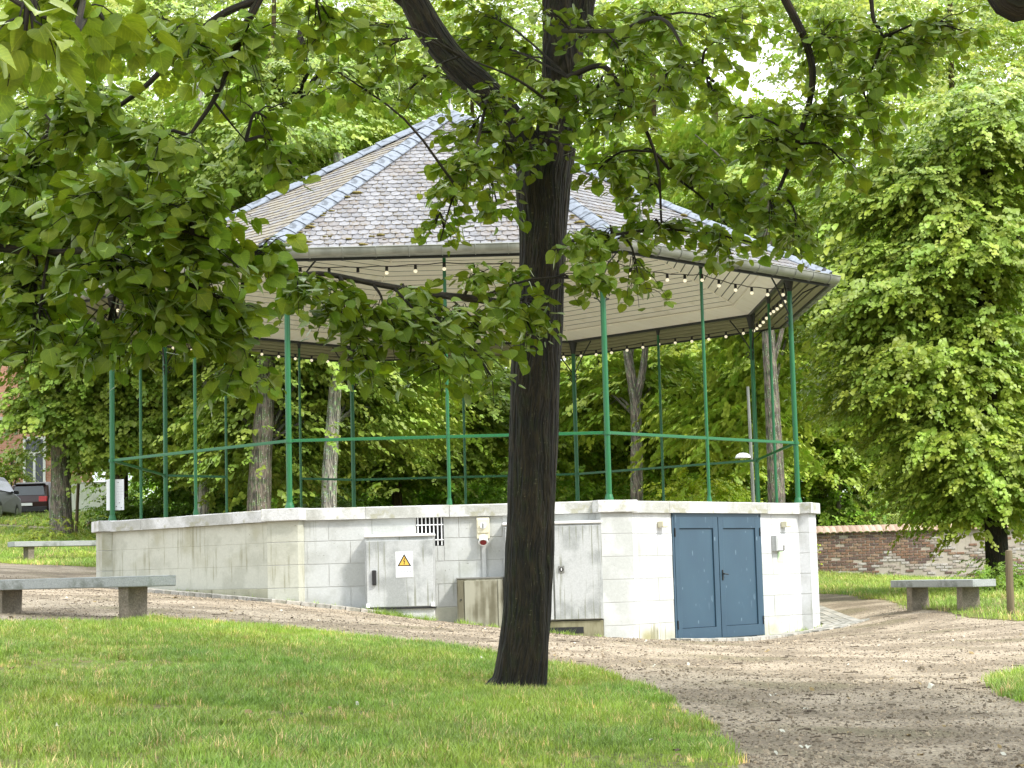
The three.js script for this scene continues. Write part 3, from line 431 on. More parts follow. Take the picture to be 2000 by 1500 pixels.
    const n = prof.length; for (let k = 0; k < n - 1; k++) { const a = 2 * k; idx.push(a, a + 1, a + 3, a, a + 3, a + 2); const b = 2 * n + 2 * k; idx.push(b, b + 3, b + 1, b, b + 2, b + 3); }
    for (const k of [0, n - 1]) { const a = 2 * k, b = 2 * n + 2 * k; idx.push(a, b, b + 1, a, b + 1, a + 1); }
    const g = new THREE.BufferGeometry(); g.setAttribute('position', new THREE.Float32BufferAttribute(pos, 3)); g.setIndex(idx); g.computeVertexNormals(); boxUV(g); const gut = mesh('gutter', g, M.zinc, stage);
    const ha = (GA + 2 * gr) * Math.tan(E8 / 2); mesh('gutter_lip', bar(f.P(-ha, gy + 0.002, GA + 2 * gr), f.P(ha, gy + 0.002, GA + 2 * gr), 0.009, 8), M.zinc, gut);
    if ([0, 1, 2, 3].includes(i)) for (let k = 0; k < 11; k++) { const s = lerp(-2.35, 2.35, k / 10), pts = prof.map(([x, y]) => f.P(s, gy + y * 1.05, GA + gr + x * 1.05)); mesh('gutter_bracket', tube(pts, pts.map(() => 0.007), 5), M.zinc, gut); }
    const a = 6.155, b = 6.125; mesh('fascia', hex([f.P(-a * 0.4142, 5.465, a), f.P(a * 0.4142, 5.465, a), f.P(b * 0.4142, 5.465, b), f.P(-b * 0.4142, 5.465, b)], [f.P(-a * 0.4142, 5.6, a), f.P(a * 0.4142, 5.6, a), f.P(b * 0.4142, 5.6, b), f.P(-b * 0.4142, 5.6, b)]), M.iron, stage);
    // soffit boards, ring beam, trim, ceiling boards
    const SO = [6.12, 5.495], SI = [5.5, 5.72]; const nb = 5;
    for (let k = 0; k < nb; k++) { const t0 = k / nb, t1 = (k + 1) / nb - 0.045, A0 = lerp(SO[0], SI[0], t0), A1 = lerp(SO[0], SI[0], t1), Y0 = lerp(SO[1], SI[1], t0), Y1 = lerp(SO[1], SI[1], t1), q = (A, y, s) => f.P(s * A * 0.41421, y, A); mesh('soffit_board', hex([q(A0, Y0, -1), q(A0, Y0, 1), q(A1, Y1, 1), q(A1, Y1, -1)], [q(A0, Y0 + 0.02, -1), q(A0, Y0 + 0.02, 1), q(A1, Y1 + 0.02, 1), q(A1, Y1 + 0.02, -1)]), M.soffit, stage); }
    const q = (A, y, s) => f.P(s * A * 0.41421, y, A);
    mesh('soffit_backing', hex([q(6.12, 5.53, -1), q(6.12, 5.53, 1), q(5.4, 5.8, 1), q(5.4, 5.8, -1)], [q(6.12, 5.55, -1), q(6.12, 5.55, 1), q(5.4, 5.83, 1), q(5.4, 5.83, -1)]), M.iron, stage);
    mesh('ring_beam', hex([q(5.57, 5.675, -1), q(5.57, 5.675, 1), q(5.5, 5.675, 1), q(5.5, 5.675, -1)], [q(5.57, 5.73, -1), q(5.57, 5.73, 1), q(5.5, 5.73, 1), q(5.5, 5.73, -1)]), M.iron, stage);
    mesh('ceiling_trim', hex([q(5.495, 5.72, -1), q(5.495, 5.72, 1), q(5.2, 5.86, 1), q(5.2, 5.86, -1)], [q(5.495, 5.75, -1), q(5.495, 5.75, 1), q(5.2, 5.89, 1), q(5.2, 5.89, -1)]), M.plank, ceiling);
    const np = 40, far = [3, 4, 5, 6, 7].includes(i), flat = [];
    for (let k = 0; k < np; k++) { const A0 = 5.22 * (1 - k / np), A1 = 5.22 * (1 - (k + 0.86) / np), Y0 = cu(A0), Y1 = cu(A1), g = hex([q(A0, Y0, -1), q(A0, Y0, 1), q(A1, Y1, 1), q(A1, Y1, -1)], [q(A0, Y0 + 0.006, -1), q(A0, Y0 + 0.006, 1), q(A1, Y1 + 0.006, 1), q(A1, Y1 + 0.006, -1)]); shiftUV(g, k * 0.13, k * 0.37 + i); if (far && k < 24) mesh('plank', g, M.plank, ceiling); else flat.push(g); }
    tag(mesh('planks', merge(flat), M.plank, ceiling), null, null, null, 'stuff');
    // cover strip on each hip of the ceiling
    mesh('cover_strip', bar(c8(i, ap2R(5.25), cu(5.25) - 0.008), c8(i, 0.2, cu(0.2) - 0.008), 0.014, 6), M.plank, ceiling);
  }
}

// ------------------------------------------------------------------ paving strip at the foot of the wall
M.sett = [[0.36, 0.35, 0.33], [0.29, 0.285, 0.27], [0.42, 0.40, 0.37]].map((c, i) => std({ map: M.concrete.map, color: lin(c[0] * 2, c[1] * 1.95, c[2] * 1.9), bumpMap: bumpFine, bumpScale: 0.008 }));
{
  const strip = group('paving_strip', V(0, 0, 0)); tag(strip, 'strip of pale paving setts along the foot of the bandstand wall', 'paving', null, 'structure'); const r = rng(71), geo = [0, 1, 2].map((k) => shiftUV(rbox(0.202 - k * 0.003, 0.1, 0.128, 0.01), k, k * 2));
  const bed = [];
  for (const [i, s0, s1, ap0, nrow] of [[0, -2.4, 2.5, 5.82, 3], [1, -2.4, -1.0, 5.82, 3], [2, -1.2, 2.6, 5.82, 3], [3, -2.6, 2.2, 5.82, 5], [2, 1.8, 2.7, 6.2, 3]]) {
    const f = FACES[i];
    for (let j = 0; j < nrow; j++) for (let s = s0 + (j % 2) * 0.1; s < s1; s += 0.207) {
      const ap = ap0 + j * 0.133; if (i === 3 && s > 1) continue; const p = f.P(s, 0, ap).add(BW); if (Math.hypot(p.x - CX, p.z - CZ) < 6.26 && Math.abs(s) > 1.9) continue; if (i === 0 && s < -2.2) continue; if (i === 2 && ap0 > 6 && s - 1.6 < (j * 0.12)) continue;
      const m = mesh('sett', geo[Math.floor(r() * 3)], M.sett[Math.floor(r() * 3)], strip); m.position.set(p.x, smoothH(p.x, p.z) - 0.008 + r() * 0.004, p.z); const nrm = V(smoothH(p.x - 0.3, p.z) - smoothH(p.x + 0.3, p.z), 0.6, smoothH(p.x, p.z - 0.3) - smoothH(p.x, p.z + 0.3)).normalize(); m.quaternion.setFromUnitVectors(V(0, 1, 0), nrm).multiply(new THREE.Quaternion().setFromAxisAngle(V(0, 1, 0), f.turn + (r() - 0.5) * 0.04));
    }
  }
}

// ------------------------------------------------------------------ boxes, lamps and cabinets on and before the wall
function faceThing(name, i, s, y, ap, label, category, grp) { const f = FACES[i], g = group(name, f.P(s, y, ap).add(BW), f.turn); return tag(g, label, category, grp); }
const signTex = (() => {
  const c = document.createElement('canvas'); c.width = 256; c.height = 384; const x = c.getContext('2d'); x.fillStyle = '#eef2f4'; x.fillRect(0, 0, 256, 384);
  x.fillStyle = '#16140e'; x.beginPath(); x.moveTo(128, 28); x.lineTo(236, 220); x.lineTo(20, 220); x.closePath(); x.fill(); x.fillStyle = '#d9ad4a'; x.beginPath(); x.moveTo(128, 66); x.lineTo(205, 203); x.lineTo(51, 203); x.closePath(); x.fill();
  x.fillStyle = '#16140e'; x.beginPath(); x.moveTo(134, 92); x.lineTo(108, 146); x.lineTo(126, 146); x.lineTo(120, 182); x.lineTo(112, 178); x.lineTo(124, 198); x.lineTo(138, 178); x.lineTo(130, 180); x.lineTo(142, 136); x.lineTo(126, 138); x.lineTo(146, 92); x.closePath(); x.fill();
  x.fillStyle = '#20262c'; x.font = 'bold 27px sans-serif'; x.textAlign = 'center'; x.fillText('GARDE 078/72', 128, 252); x.fillStyle = '#2a3036'; x.font = 'bold 34px sans-serif'; x.fillText('/ 078 78 78 00', 128, 318);
  const t = new THREE.CanvasTexture(c); t.colorSpace = THREE.SRGBColorSpace; return t;
})();
{
  const a = faceThing('electric_cabinet', 1, -0.705, 0, WALL + 0.16, 'grey electrical cabinet with yellow warning sign and black handle', 'electrical cabinet');
  mesh('cabinet_body', merge([rbox(0.98, 1.02, 0.3, 0.01, 0, 1.03, -0.01)]), M.cab, a); mesh('door', shiftUV(rbox(0.94, 0.93, 0.03, 0.008, 0, 1.01, 0.158), 0.3, 0.6), M.cab, a); mesh('cap', rbox(1.0, 0.04, 0.34, 0.012, 0, 1.545, 0.0), M.whiteMetal, a);
  mesh('plinth', shiftUV(rbox(0.95, 0.75, 0.26, 0.01, 0, 0.15, 0), 0.2, 0.1), M.concrete, a); mesh('base_rail', box(0.99, 0.022, 0.32, 0, 0.525, 0.006), M.dark, a);
  for (const s of [-1, 1]) mesh('corner_clip', rbox(0.05, 0.06, 0.03, 0.004, s * 0.455, 0.57, 0.178), M.whiteMetal, a);
  mesh('handle', rbox(0.06, 0.21, 0.05, 0.012, -0.36, 0.96, 0.195), M.dark, a);
  const sg = mesh('warning_sign', new THREE.PlaneGeometry(0.235, 0.352).translate(0.065, 1.135, 0.1795), std({ map: signTex, roughness: 0.4 }), a); mesh('sign_plate', box(0.245, 0.362, 0.004, 0.065, 1.135, 0.1755), M.whiteMetal, sg);
  const b = faceThing('electric_cabinet', 1, 0.415, 0, WALL + 0.13, 'low stained grey metal cabinet standing below the socket box', 'electrical cabinet');
  mesh('cabinet_body', rbox(0.655, 0.92, 0.24, 0.006, 0, 0.45, 0), M.cabDirty, b); mesh('top_edge', box(0.665, 0.018, 0.26, 0, 0.92, 0.002), M.cabEdge, b); mesh('door', shiftUV(rbox(0.46, 0.84, 0.02, 0.004, 0.01, 0.46, 0.126), 0.4, 0.2), M.cabDirty, b);
  mesh('side_strip', rbox(0.075, 0.86, 0.018, 0.004, -0.275, 0.46, 0.125), M.cabDirty, b); mesh('side_strip', rbox(0.065, 0.86, 0.018, 0.004, 0.285, 0.46, 0.125), M.cabDirty, b); mesh('lock', new THREE.CylinderGeometry(0.012, 0.012, 0.02, 8).rotateX(Math.PI / 2).translate(-0.27, 0.62, 0.137), M.dark, b);
  const c = faceThing('electric_cabinet', 1, 1.455, 0, WALL + 0.16, 'tall grey metal cabinet with two doors partly hidden by the tree trunk', 'electrical cabinet');
  mesh('cabinet_body', rbox(1.38, 1.36, 0.3, 0.008, 0, 0.98, -0.01), M.cab, c); mesh('cap', rbox(1.41, 0.04, 0.35, 0.014, 0, 1.665, 0.005), M.whiteMetal, c);
  for (const s of [-1, 1]) mesh('door', shiftUV(rbox(0.66, 1.31, 0.03, 0.006, s * 0.341, 0.965, 0.156), s * 0.7, 0.3), M.cab, c);
  mesh('plinth', rbox(1.36, 0.75, 0.27, 0.008, 0, -0.09, 0), M.grime, c); mesh('plinth_slot', box(0.6, 0.09, 0.02, 0.1, 0.155, 0.131), M.dark, c);
  const lk = mesh('lock', rbox(0.085, 0.1, 0.012, 0.004, 0.11, 1.01, 0.176), M.cabEdge, c); mesh('lock_ring', new THREE.TorusGeometry(0.024, 0.007, 6, 16).translate(0.11, 1.01, 0.184), M.dark, lk); mesh('lock_bar', box(0.012, 0.05, 0.006, 0.11, 1.01, 0.186), M.whiteMetal, lk);
  const d = faceThing('socket_box', 1, 0.475, 1.62, WALL, 'cream wall box with switch and round power socket on the front wall', 'power socket');
  mesh('housing', rbox(0.185, 0.3, 0.09, 0.012, 0, 0, 0.045), M.beige, d); mesh('cover', rbox(0.165, 0.2, 0.02, 0.01, 0, 0.03, 0.096), M.beige, d); mesh('switch', new THREE.CylinderGeometry(0.042, 0.046, 0.03, 20).rotateX(Math.PI / 2).translate(0, 0.035, 0.12), M.white, d); mesh('switch_bar', rbox(0.02, 0.07, 0.016, 0.004, 0, 0.035, 0.14), M.cabEdge, d);
  const tilt = new THREE.Matrix4().makeRotationX(0.75).setPosition(0, -0.165, 0.1); mesh('socket', merge([new THREE.CylinderGeometry(0.065, 0.06, 0.1, 20).rotateX(Math.PI / 2), new THREE.TorusGeometry(0.06, 0.014, 8, 20).translate(0, 0, 0.05)]).applyMatrix4(tilt), M.white, d); mesh('socket_face', new THREE.CylinderGeometry(0.046, 0.046, 0.01, 18).rotateX(Math.PI / 2).translate(0, 0, 0.054).applyMatrix4(tilt), std({ color: lin(0.25, 0.03, 0.03) }), d);
  mesh('cable_duct', rbox(0.06, 0.5, 0.03, 0.006, 0.005, -0.47, 0.016), M.paintHalfShade, d);
  for (const [s, l] of [[-1.373, 'small cream wall lamp left of the blue doors'], [1.653, 'small cream wall lamp right of the blue doors, above the meter box']]) { const g = faceThing('wall_lamp', 2, s, 1.625, WALL, l, 'wall lamp', 'wall lamps either side of the blue doors'); mesh('bracket', rbox(0.07, 0.09, 0.02, 0.004, 0, 0, 0.01), M.beige, g); mesh('lamp_housing', rbox(0.13, 0.085, 0.1, 0.008, 0.015, 0.005, 0.07), M.beige, g); mesh('lens', rbox(0.1, 0.01, 0.07, 0.003, 0.015, -0.041, 0.07), M.white, g); }
  const e = faceThing('meter_box', 2, 1.445, 1.33, WALL, 'small grey and white meter box fixed right of the blue doors', 'meter box'); mesh('housing', rbox(0.2, 0.25, 0.1, 0.01, 0, 0, 0.05), M.cab, e); mesh('lid', rbox(0.17, 0.22, 0.02, 0.006, 0.01, 0, 0.106), M.white, e); mesh('lock', rbox(0.03, 0.08, 0.02, 0.004, 0.06, -0.07, 0.12), M.cabEdge, e);
  const s = faceThing('paper_notice', 2, 1.565, 1.12, WALL, 'faded green paper sticker under the meter box', 'sticker'); mesh('sheet', box(0.15, 0.17, 0.002, 0, 0, 0.006), std({ color: lin(0.5, 0.66, 0.4) }), s); mesh('torn_edge', box(0.13, 0.05, 0.002, -0.005, 0.1, 0.006), M.white, s);
  // notice board tied behind the far left post
  const pa = c8(0, 6, 0).add(BW), nb = group('notice_board', V(pa.x + 0.03, 2.4, pa.z - 0.07), 0); tag(nb, 'white notice board fixed behind the far left green post', 'notice board');
  mesh('panel', rbox(0.285, 0.5, 0.012, 0.004), M.white, nb); for (const [x, y] of [[0.05, 0.2], [0.02, -0.19], [0.1, -0.21], [0.07, -0.13]]) mesh('bolt', new THREE.CylinderGeometry(0.008, 0.008, 0.012, 8).rotateX(Math.PI / 2).translate(x, y, 0.01), M.cabEdge, nb);
  const rr = rng(77), lines = []; for (let k = 0; k < 9; k++) lines.push(box(0.05 + rr() * 0.06, 0.005, 0.002, 0.07 + rr() * 0.01, 0.13 - k * 0.026, 0.0075)); mesh('print', merge(lines), std({ color: lin(0.55, 0.56, 0.56) }), nb);
}
// festoon lights under the eaves, one string to each side
const bulbGeo = new THREE.SphereGeometry(0.029, 12, 9), capGeo = new THREE.CylinderGeometry(0.021, 0.024, 0.07, 10), rb = rng(81);
[[1, 'string of festoon bulbs along the front eave, one bulb broken'], [2, 'sagging string of festoon bulbs above the blue doors side'], [3, 'string of festoon bulbs along the far right eave'], [4, 'string of festoon bulbs along the rear right eave'], [5, 'string of festoon bulbs along the back eave behind the trunk'], [6, 'string of festoon bulbs along the rear left eave over the stair gap'], [0, 'string of festoon bulbs along the left eave, hidden by leaves']].forEach(([i, label]) => {
  const g = tag(group('string_light', BW), label, 'string lights', 'festoon lights under the bandstand eaves'), f = FACES[i], A = c8(i, 6.02, 5.49), B = c8(i + 1, 6.02, 5.49), sag = i === 2 ? 0.075 : 0.03, n = 11;
  const P = (t) => { const p = A.clone().lerp(B, t), q = (t * 2) % 1; p.y -= sag * 4 * q * (1 - q) + 0.006 * Math.sin(t * 60); return p; }, pts = []; for (let k = 0; k <= 44; k++) pts.push(P(k / 44));
  mesh('cable', tube(pts, pts.map(() => 0.0075), 5), M.dark, g);
  for (let k = 0; k < n; k++) { const p = P((k + 0.5) / n); mesh('bulb_cap', capGeo, M.dark, g).position.set(p.x, p.y - 0.035, p.z); if (i === 1 && k === 2) continue; const b = mesh('bulb', bulbGeo, M.bulb, g); b.position.set(p.x, p.y - 0.094, p.z); }
});

{
  const r = rng(45), spots = []; for (const [i, s0, s1, n] of [[1, -1.2, -0.2, 70], [1, 0.1, 2.1, 60], [1, -2.3, -1.3, 12], [2, -1.2, 1.2, 14], [2, 1.4, 2.4, 10], [0, -2, 2.2, 22]]) for (let k = 0; k < n; k++) { const p = FACES[i].P(lerp(s0, s1, r()), 0, i === 1 ? WALL + 0.3 + r() * 0.14 : WALL + 0.03 + r() * 0.2).add(BW); spots.push(p); }
  const im = new THREE.InstancedMesh(tuft, M.grass, spots.length); im.name = 'weeds'; spots.forEach((p, i) => { dummy.position.set(p.x, H(p.x, p.z), p.z); const q = 0.6 + r() * 1.3; dummy.scale.set(q, q * (0.5 + r() * 0.8), q); dummy.rotation.set(0, r() * 6, 0); dummy.updateMatrix(); im.setMatrixAt(i, dummy.matrix); tint.setRGB(0.75, 1, 0.8).multiplyScalar(0.7 + r() * 0.5); im.setColorAt(i, tint); }); scene.add(im); tag(im, 'green weeds along the foot of the cabinets and bandstand wall', 'weeds', null, 'stuff');
  const lg = new THREE.PlaneGeometry(1, 0.7, 3, 2).rotateX(-Math.PI / 2), a = lg.attributes.position; for (let k = 0; k < a.count; k++) a.setY(k, 0.18 * Math.sin(a.getX(k) * 5 + a.getZ(k) * 4)); lg.computeVertexNormals();
  const n = 150, li = new THREE.InstancedMesh(lg, std({ color: lin(1, 1, 1), side: THREE.DoubleSide }), n); li.name = 'leaf_litter'; for (let k = 0; k < n; k++) { const d = 8 + r() * 17, x = (r() - 0.5) * d * 0.6, z = -d, q = 0.02 + r() * r() * 0.05; dummy.position.set(x, H(x, z) + 0.012 + (lawnA(x, z) > 0 ? 0.03 : 0), z); dummy.scale.set(q, q, q); dummy.rotation.set(r() * 0.5, r() * 6, r() * 0.5); dummy.updateMatrix(); li.setMatrixAt(k, dummy.matrix); const t = r(); if (t < 0.35) tint.setRGB(0.62, 0.6, 0.5); else if (t < 0.7) tint.setRGB(0.3, 0.22, 0.1); else tint.setRGB(0.1, 0.075, 0.04); li.setColorAt(k, tint); } scene.add(li); tag(li, 'scattered pale petals and dead leaves on the gravel and lawn', 'leaf litter', null, 'stuff');
}
// ------------------------------------------------------------------ benches
function bench(near, along, L, label, flare) {                // near: bottom point under the corner of the seat that is nearest; along: direction of the long side
  const D = 0.45, dir = V(along[0], 0, -along[1]).normalize(), dep = V(-dir.z, 0, dir.x); if (dep.z > 0) dep.negate();
  const c = near.clone().addScaledVector(dir, L / 2).addScaledVector(dep, D / 2), y = Math.min(H(c.x, c.z), near.y), g = group('park_bench', V(c.x, near.y, c.z), Math.atan2(-dir.z, dir.x));
  tag(g, label, 'bench', 'concrete benches round the bandstand');
  mesh('seat', rbox(L, 0.115, D, 0.012, 0, 0.43, 0), M.bench, g);
  for (const s of [-1, 1]) { const w = 0.13, t = D * 0.36, u = D * (flare - 0.06), x = s * (L / 2 - 0.4); mesh('leg', hex([V(x - w / 2, -0.25, -u), V(x + w / 2, -0.25, -u), V(x + w / 2, -0.25, u), V(x - w / 2, -0.25, u)], [V(x - w / 2, 0.372, -t), V(x + w / 2, 0.372, -t), V(x + w / 2, 0.372, t), V(x - w / 2, 0.372, t)]), M.legStone, g); }
  return g;
}
{ const n1 = at(292, 1146, 18.8); bench(V(n1.x, n1.y - 0.372, n1.z), [-0.889, 0.457], 2.55, 'concrete slab bench on the gravel in the left foreground', 0.36);
  const n2 = at(1900, 1147, 27.4); bench(V(n2.x, n2.y - 0.372, n2.z), [-0.42, 0.907], 2.05, 'concrete bench on the right between lawn and gravel', 0.46);
  const n3 = at(28, 1068, 39); bench(V(n3.x, n3.y - 0.372, n3.z), [0.82, 0.567], 2.6, 'far concrete bench at the left, half hidden by the bandstand corner', 0.4); }
// wooden posts, a pole, the lamp
function woodPost(name, px, d, h, r, lean, label, cat) { const b = stand(px, d), g = group(name, b); mesh('shaft', tube([V(0, -0.3, 0), V(lean * 0.5, h * 0.5, 0), V(lean, h, 0)], [r, r * 0.97, r * 0.92], 12, 0.05), M.wood, g); mesh('top', new THREE.ConeGeometry(r * 0.95, r * 0.35, 12).translate(lean, h + r * 0.15, 0), M.wood, g); return tag(g, label, cat); }
woodPost('wooden_post', 1966, 26.6, 0.93, 0.058, 0.02, 'grey round wooden post beside the right hand bench', 'post');
woodPost('wooden_post', 174, 52, 0.3, 0.06, 0.0, 'short wooden post on the grass before the white garden wall', 'post');
woodPost('wooden_post', 142, 47, 0.38, 0.03, 0.0, 'thin low stake just right of the shrub ringed trunk', 'stake');
woodPost('wooden_pole', 148, 47, 1.75, 0.045, 0.09, 'slender leaning wooden pole before the white garden wall', 'pole');
{ const b = stand(1474, 40), g = group('street_lamp', b); tag(g, 'slim grey lamp post with dome shade behind the bandstand', 'street lamp'); const top = at(1470, 755, 40).y - b.y, ly = at(1455, 892, 40).y - b.y;
  mesh('pole', tube([V(0, -0.2, 0), V(0, top * 0.5, 0), V(-0.02, top, 0)], [0.045, 0.04, 0.032], 12), M.zinc, g); mesh('arm', bar(V(0, ly - 0.02, 0), V(-0.2, ly - 0.02, 0), 0.02, 8), M.cab, g);
  const pr = [[0.001, 0.12], [0.07, 0.112], [0.13, 0.085], [0.17, 0.04], [0.178, 0], [0.165, 0], [0.12, 0.06], [0.001, 0.09]].map(([x, y]) => new THREE.Vector2(x, y)); mesh('lamp_shade', new THREE.LatheGeometry(pr, 20).translate(-0.19, ly - 0.03, 0), M.whiteMetal, g); mesh('globe', new THREE.SphereGeometry(0.07, 12, 8).scale(1, 0.6, 1).translate(-0.19, ly, 0), M.white, g); }

// ------------------------------------------------------------------ brick garden wall on the right
{
  const a = V(7.4, 0, -50), L = 9.2, h = 1.45, y0 = 0.38, wall = tag(group('brick_wall', V(a.x + L / 2, y0, a.z), 0.0), 'old red brick garden wall with patches of white render and tiled top', 'wall');
  const r = rng(91), MB = [[0.25, 0.145, 0.095], [0.2, 0.125, 0.095], [0.3, 0.2, 0.135], [0.15, 0.1, 0.085], [0.4, 0.34, 0.29], [0.5, 0.46, 0.42]].map((c, i) => std({ color: lin(...c), roughness: 0.95, bumpMap: bumpFine, bumpScale: 0.01, map: tex(64, 64, (u, v) => { const n = 190 + fbm(u * 8, v * 8, 940 + i, 4, 8) * 90; return [n, n, n]; }, 3) }));
  mesh('mortar', box(L, h + 0.8, 0.3, 0, h / 2 - 0.4, 0), std({ map: paintTex(777, 0.8, [170, 161, 148], [128, 118, 104]), roughness: 1 }), wall);
  const rest = MB.map(() => []); let made = 0; const bw = 0.225, bh = 0.062, gx = 0.012, gy = 0.013, geo = [0, 1, 2].map((k) => shiftUV(rbox(bw - k * 0.01, bh - k * 0.003, 0.04, 0.006), k * 0.4, k * 0.3));
  const rows = Math.floor((h + 0.2) / (bh + gy));
  for (let k = 0; k < rows; k++) for (let x = -L / 2 + (k % 2) * 0.118; x < L / 2 - 0.1; x += bw + gx) {
    const y = h - 0.05 - k * (bh + gy), wx = x + a.x + L / 2; const pale = fbm(wx * 0.75 + 3, y * 0.9 + 8, 951, 3) + 0.22 * Math.max(0, 1 - Math.abs(y - 0.3) * 1.6) - (Math.abs(((wx + 0.25) % 1.25) - 0.62) < 0.33 ? 0 : 0.1); if (pale > 0.6 && r() < 0.55) continue;
    const mi = pale > 0.45 && r() < 0.72 ? 4 + (r() < 0.5 ? 1 : 0) : Math.floor(r() * 4), rot = (r() - 0.5) * 0.05, z = 0.15 + (r() - 0.5) * 0.014 - (r() < 0.03 ? 0.03 : 0);
    if (made < 300 && x > -L / 2 + 0.6 && x < 1.2 && (k + Math.round(x * 4)) % 2 === 0) { const m = mesh('brick', geo[made % 3], MB[mi], wall); m.position.set(x + bw / 2, y, z); m.rotation.z = rot; made++; } else rest[mi].push(geo[Math.floor(r() * 3)].clone().rotateZ(rot).translate(x + bw / 2, y, z));
  }
  rest.forEach((l, i) => { if (l.length) tag(mesh('bricks', merge(l), MB[i], wall), null, null, null, 'stuff'); });
  const MT = [[0.4, 0.28, 0.21], [0.46, 0.35, 0.27], [0.34, 0.24, 0.18]].map((c) => std({ color: lin(...c), roughness: 0.9, bumpMap: bumpFine, bumpScale: 0.006 }));
  const tileG = (() => { const pts = []; for (let k = 0; k <= 8; k++) { const t = k / 8; pts.push([(t - 0.5) * 0.19, 0.03 * Math.sin(t * Math.PI) - 0.012 * (t > 0.8 ? (t - 0.8) * 5 : 0)]); } const g = []; for (let k = 0; k < 8; k++) { const [x0, b0] = pts[k], [x1, b1] = pts[k + 1]; g.push(hex([V(x0, b0 - 0.016, 0.27), V(x1, b1 - 0.016, 0.27), V(x1, b1 + 0.15, 0), V(x0, b0 + 0.15, 0)], [V(x0, b0, 0.275), V(x1, b1, 0.275), V(x1, b1 + 0.166, 0), V(x0, b0 + 0.166, 0)])); } return merge(g); })();
  for (let x = -L / 2 + 0.09; x < L / 2; x += 0.182) { const m = mesh('tile', tileG, MT[Math.floor(r() * 3)], wall); m.position.set(x, h + (r() - 0.5) * 0.008, 0); m.rotation.y = (r() - 0.5) * 0.04; }
  mesh('ridge', bar(V(-L / 2, h + 0.16, 0), V(L / 2, h + 0.16, 0), 0.03, 8), MT[0], wall);
  const w2 = tag(group('rendered_wall', V(a.x + L + 3, y0 - 0.1, a.z + 0.4)), 'white rendered wall at the right edge behind the dark linden trunk', 'wall'); mesh('wall_panel', box(6, 1.9, 0.3, 0, 0.35, 0), M.paint, w2); mesh('coping', rbox(6.1, 0.08, 0.42, 0.01, 0, 1.34, 0), M.coping, w2);
}
// ------------------------------------------------------------------ the far left: house, garden wall, cars
{
  const c = at(60, 985, 95), y = H(c.x, c.z), hs = tag(group('brick_house', V(c.x - 3.4, y, c.z - 3), 0.12), 'red brick house with tall white windows far behind the left trees', 'house');
  const hb = std({ map: tex(512, 512, (u, v) => { const row = v * 32, ox = Math.floor(row) % 2 ? 0.5 : 0, cu = (u * 12 + ox), fx = cu - Math.floor(cu), fy = row - Math.floor(row); const n = hash(Math.floor(cu) % 12, Math.floor(row), 5); if (fx < 0.06 || fy < 0.16) return [196, 176, 160]; return [176 + n * 30, 122 + n * 26, 104 + n * 24]; }, 0.36), roughness: 0.95 });
  mesh('wall', box(11, 8, 6, 0, 4.6, 0), hb, hs); mesh('stone_base', rbox(11.1, 1.3, 6.1, 0.02, 0, 0.35, 0), M.coping, hs); mesh('cornice', rbox(11.3, 0.25, 6.3, 0.03, 0, 4.75, 0.02), M.coping, hs);
  mesh('roof', hex([V(-5.8, 8.6, 3.4), V(5.8, 8.6, 3.4), V(5.8, 8.6, -3.4), V(-5.8, 8.6, -3.4)], [V(-4, 11, 0.05), V(4, 11, 0.05), V(4, 11, -0.05), V(-4, 11, -0.05)]), M.slates[1], hs);
  for (const x of [-2.4, 0.35, 3.15]) { const w = mesh('window', merge([box(1.15, 0.14, 0.14, x, 3.72, 3.03), box(1.15, 0.12, 0.16, x, 1.2, 3.04), box(0.13, 2.6, 0.14, x - 0.52, 2.46, 3.03), box(0.13, 2.6, 0.14, x + 0.52, 2.46, 3.03), box(0.12, 1.8, 0.1, x, 2.1, 3.03), box(1.0, 0.1, 0.1, x, 2.95, 3.032)]), M.white, hs); for (const [dx, yy, hh, ww] of [[-0.25, 2.05, 1.62, 0.38], [0.25, 2.05, 1.62, 0.38], [0, 3.32, 0.62, 0.92]]) mesh('pane', box(ww, hh, 0.02, x + dx, yy, 3.012), M.glass, w); }
  const g = at(172, 1004, 76), gw = tag(group('garden_wall', V(g.x, H(g.x, g.z), g.z), 0.05), 'plain white garden wall between the left trunk and the bandstand', 'wall'); mesh('wall_panel', box(2.1, 1.8, 0.2, 0.0, 0.45, 0), std({ map: paintTex(655, 0.5, [224, 226, 212], [190, 196, 170]) }), gw); mesh('coping', rbox(2.14, 0.05, 0.26, 0.01, 0.0, 1.37, 0), M.coping, gw);
}
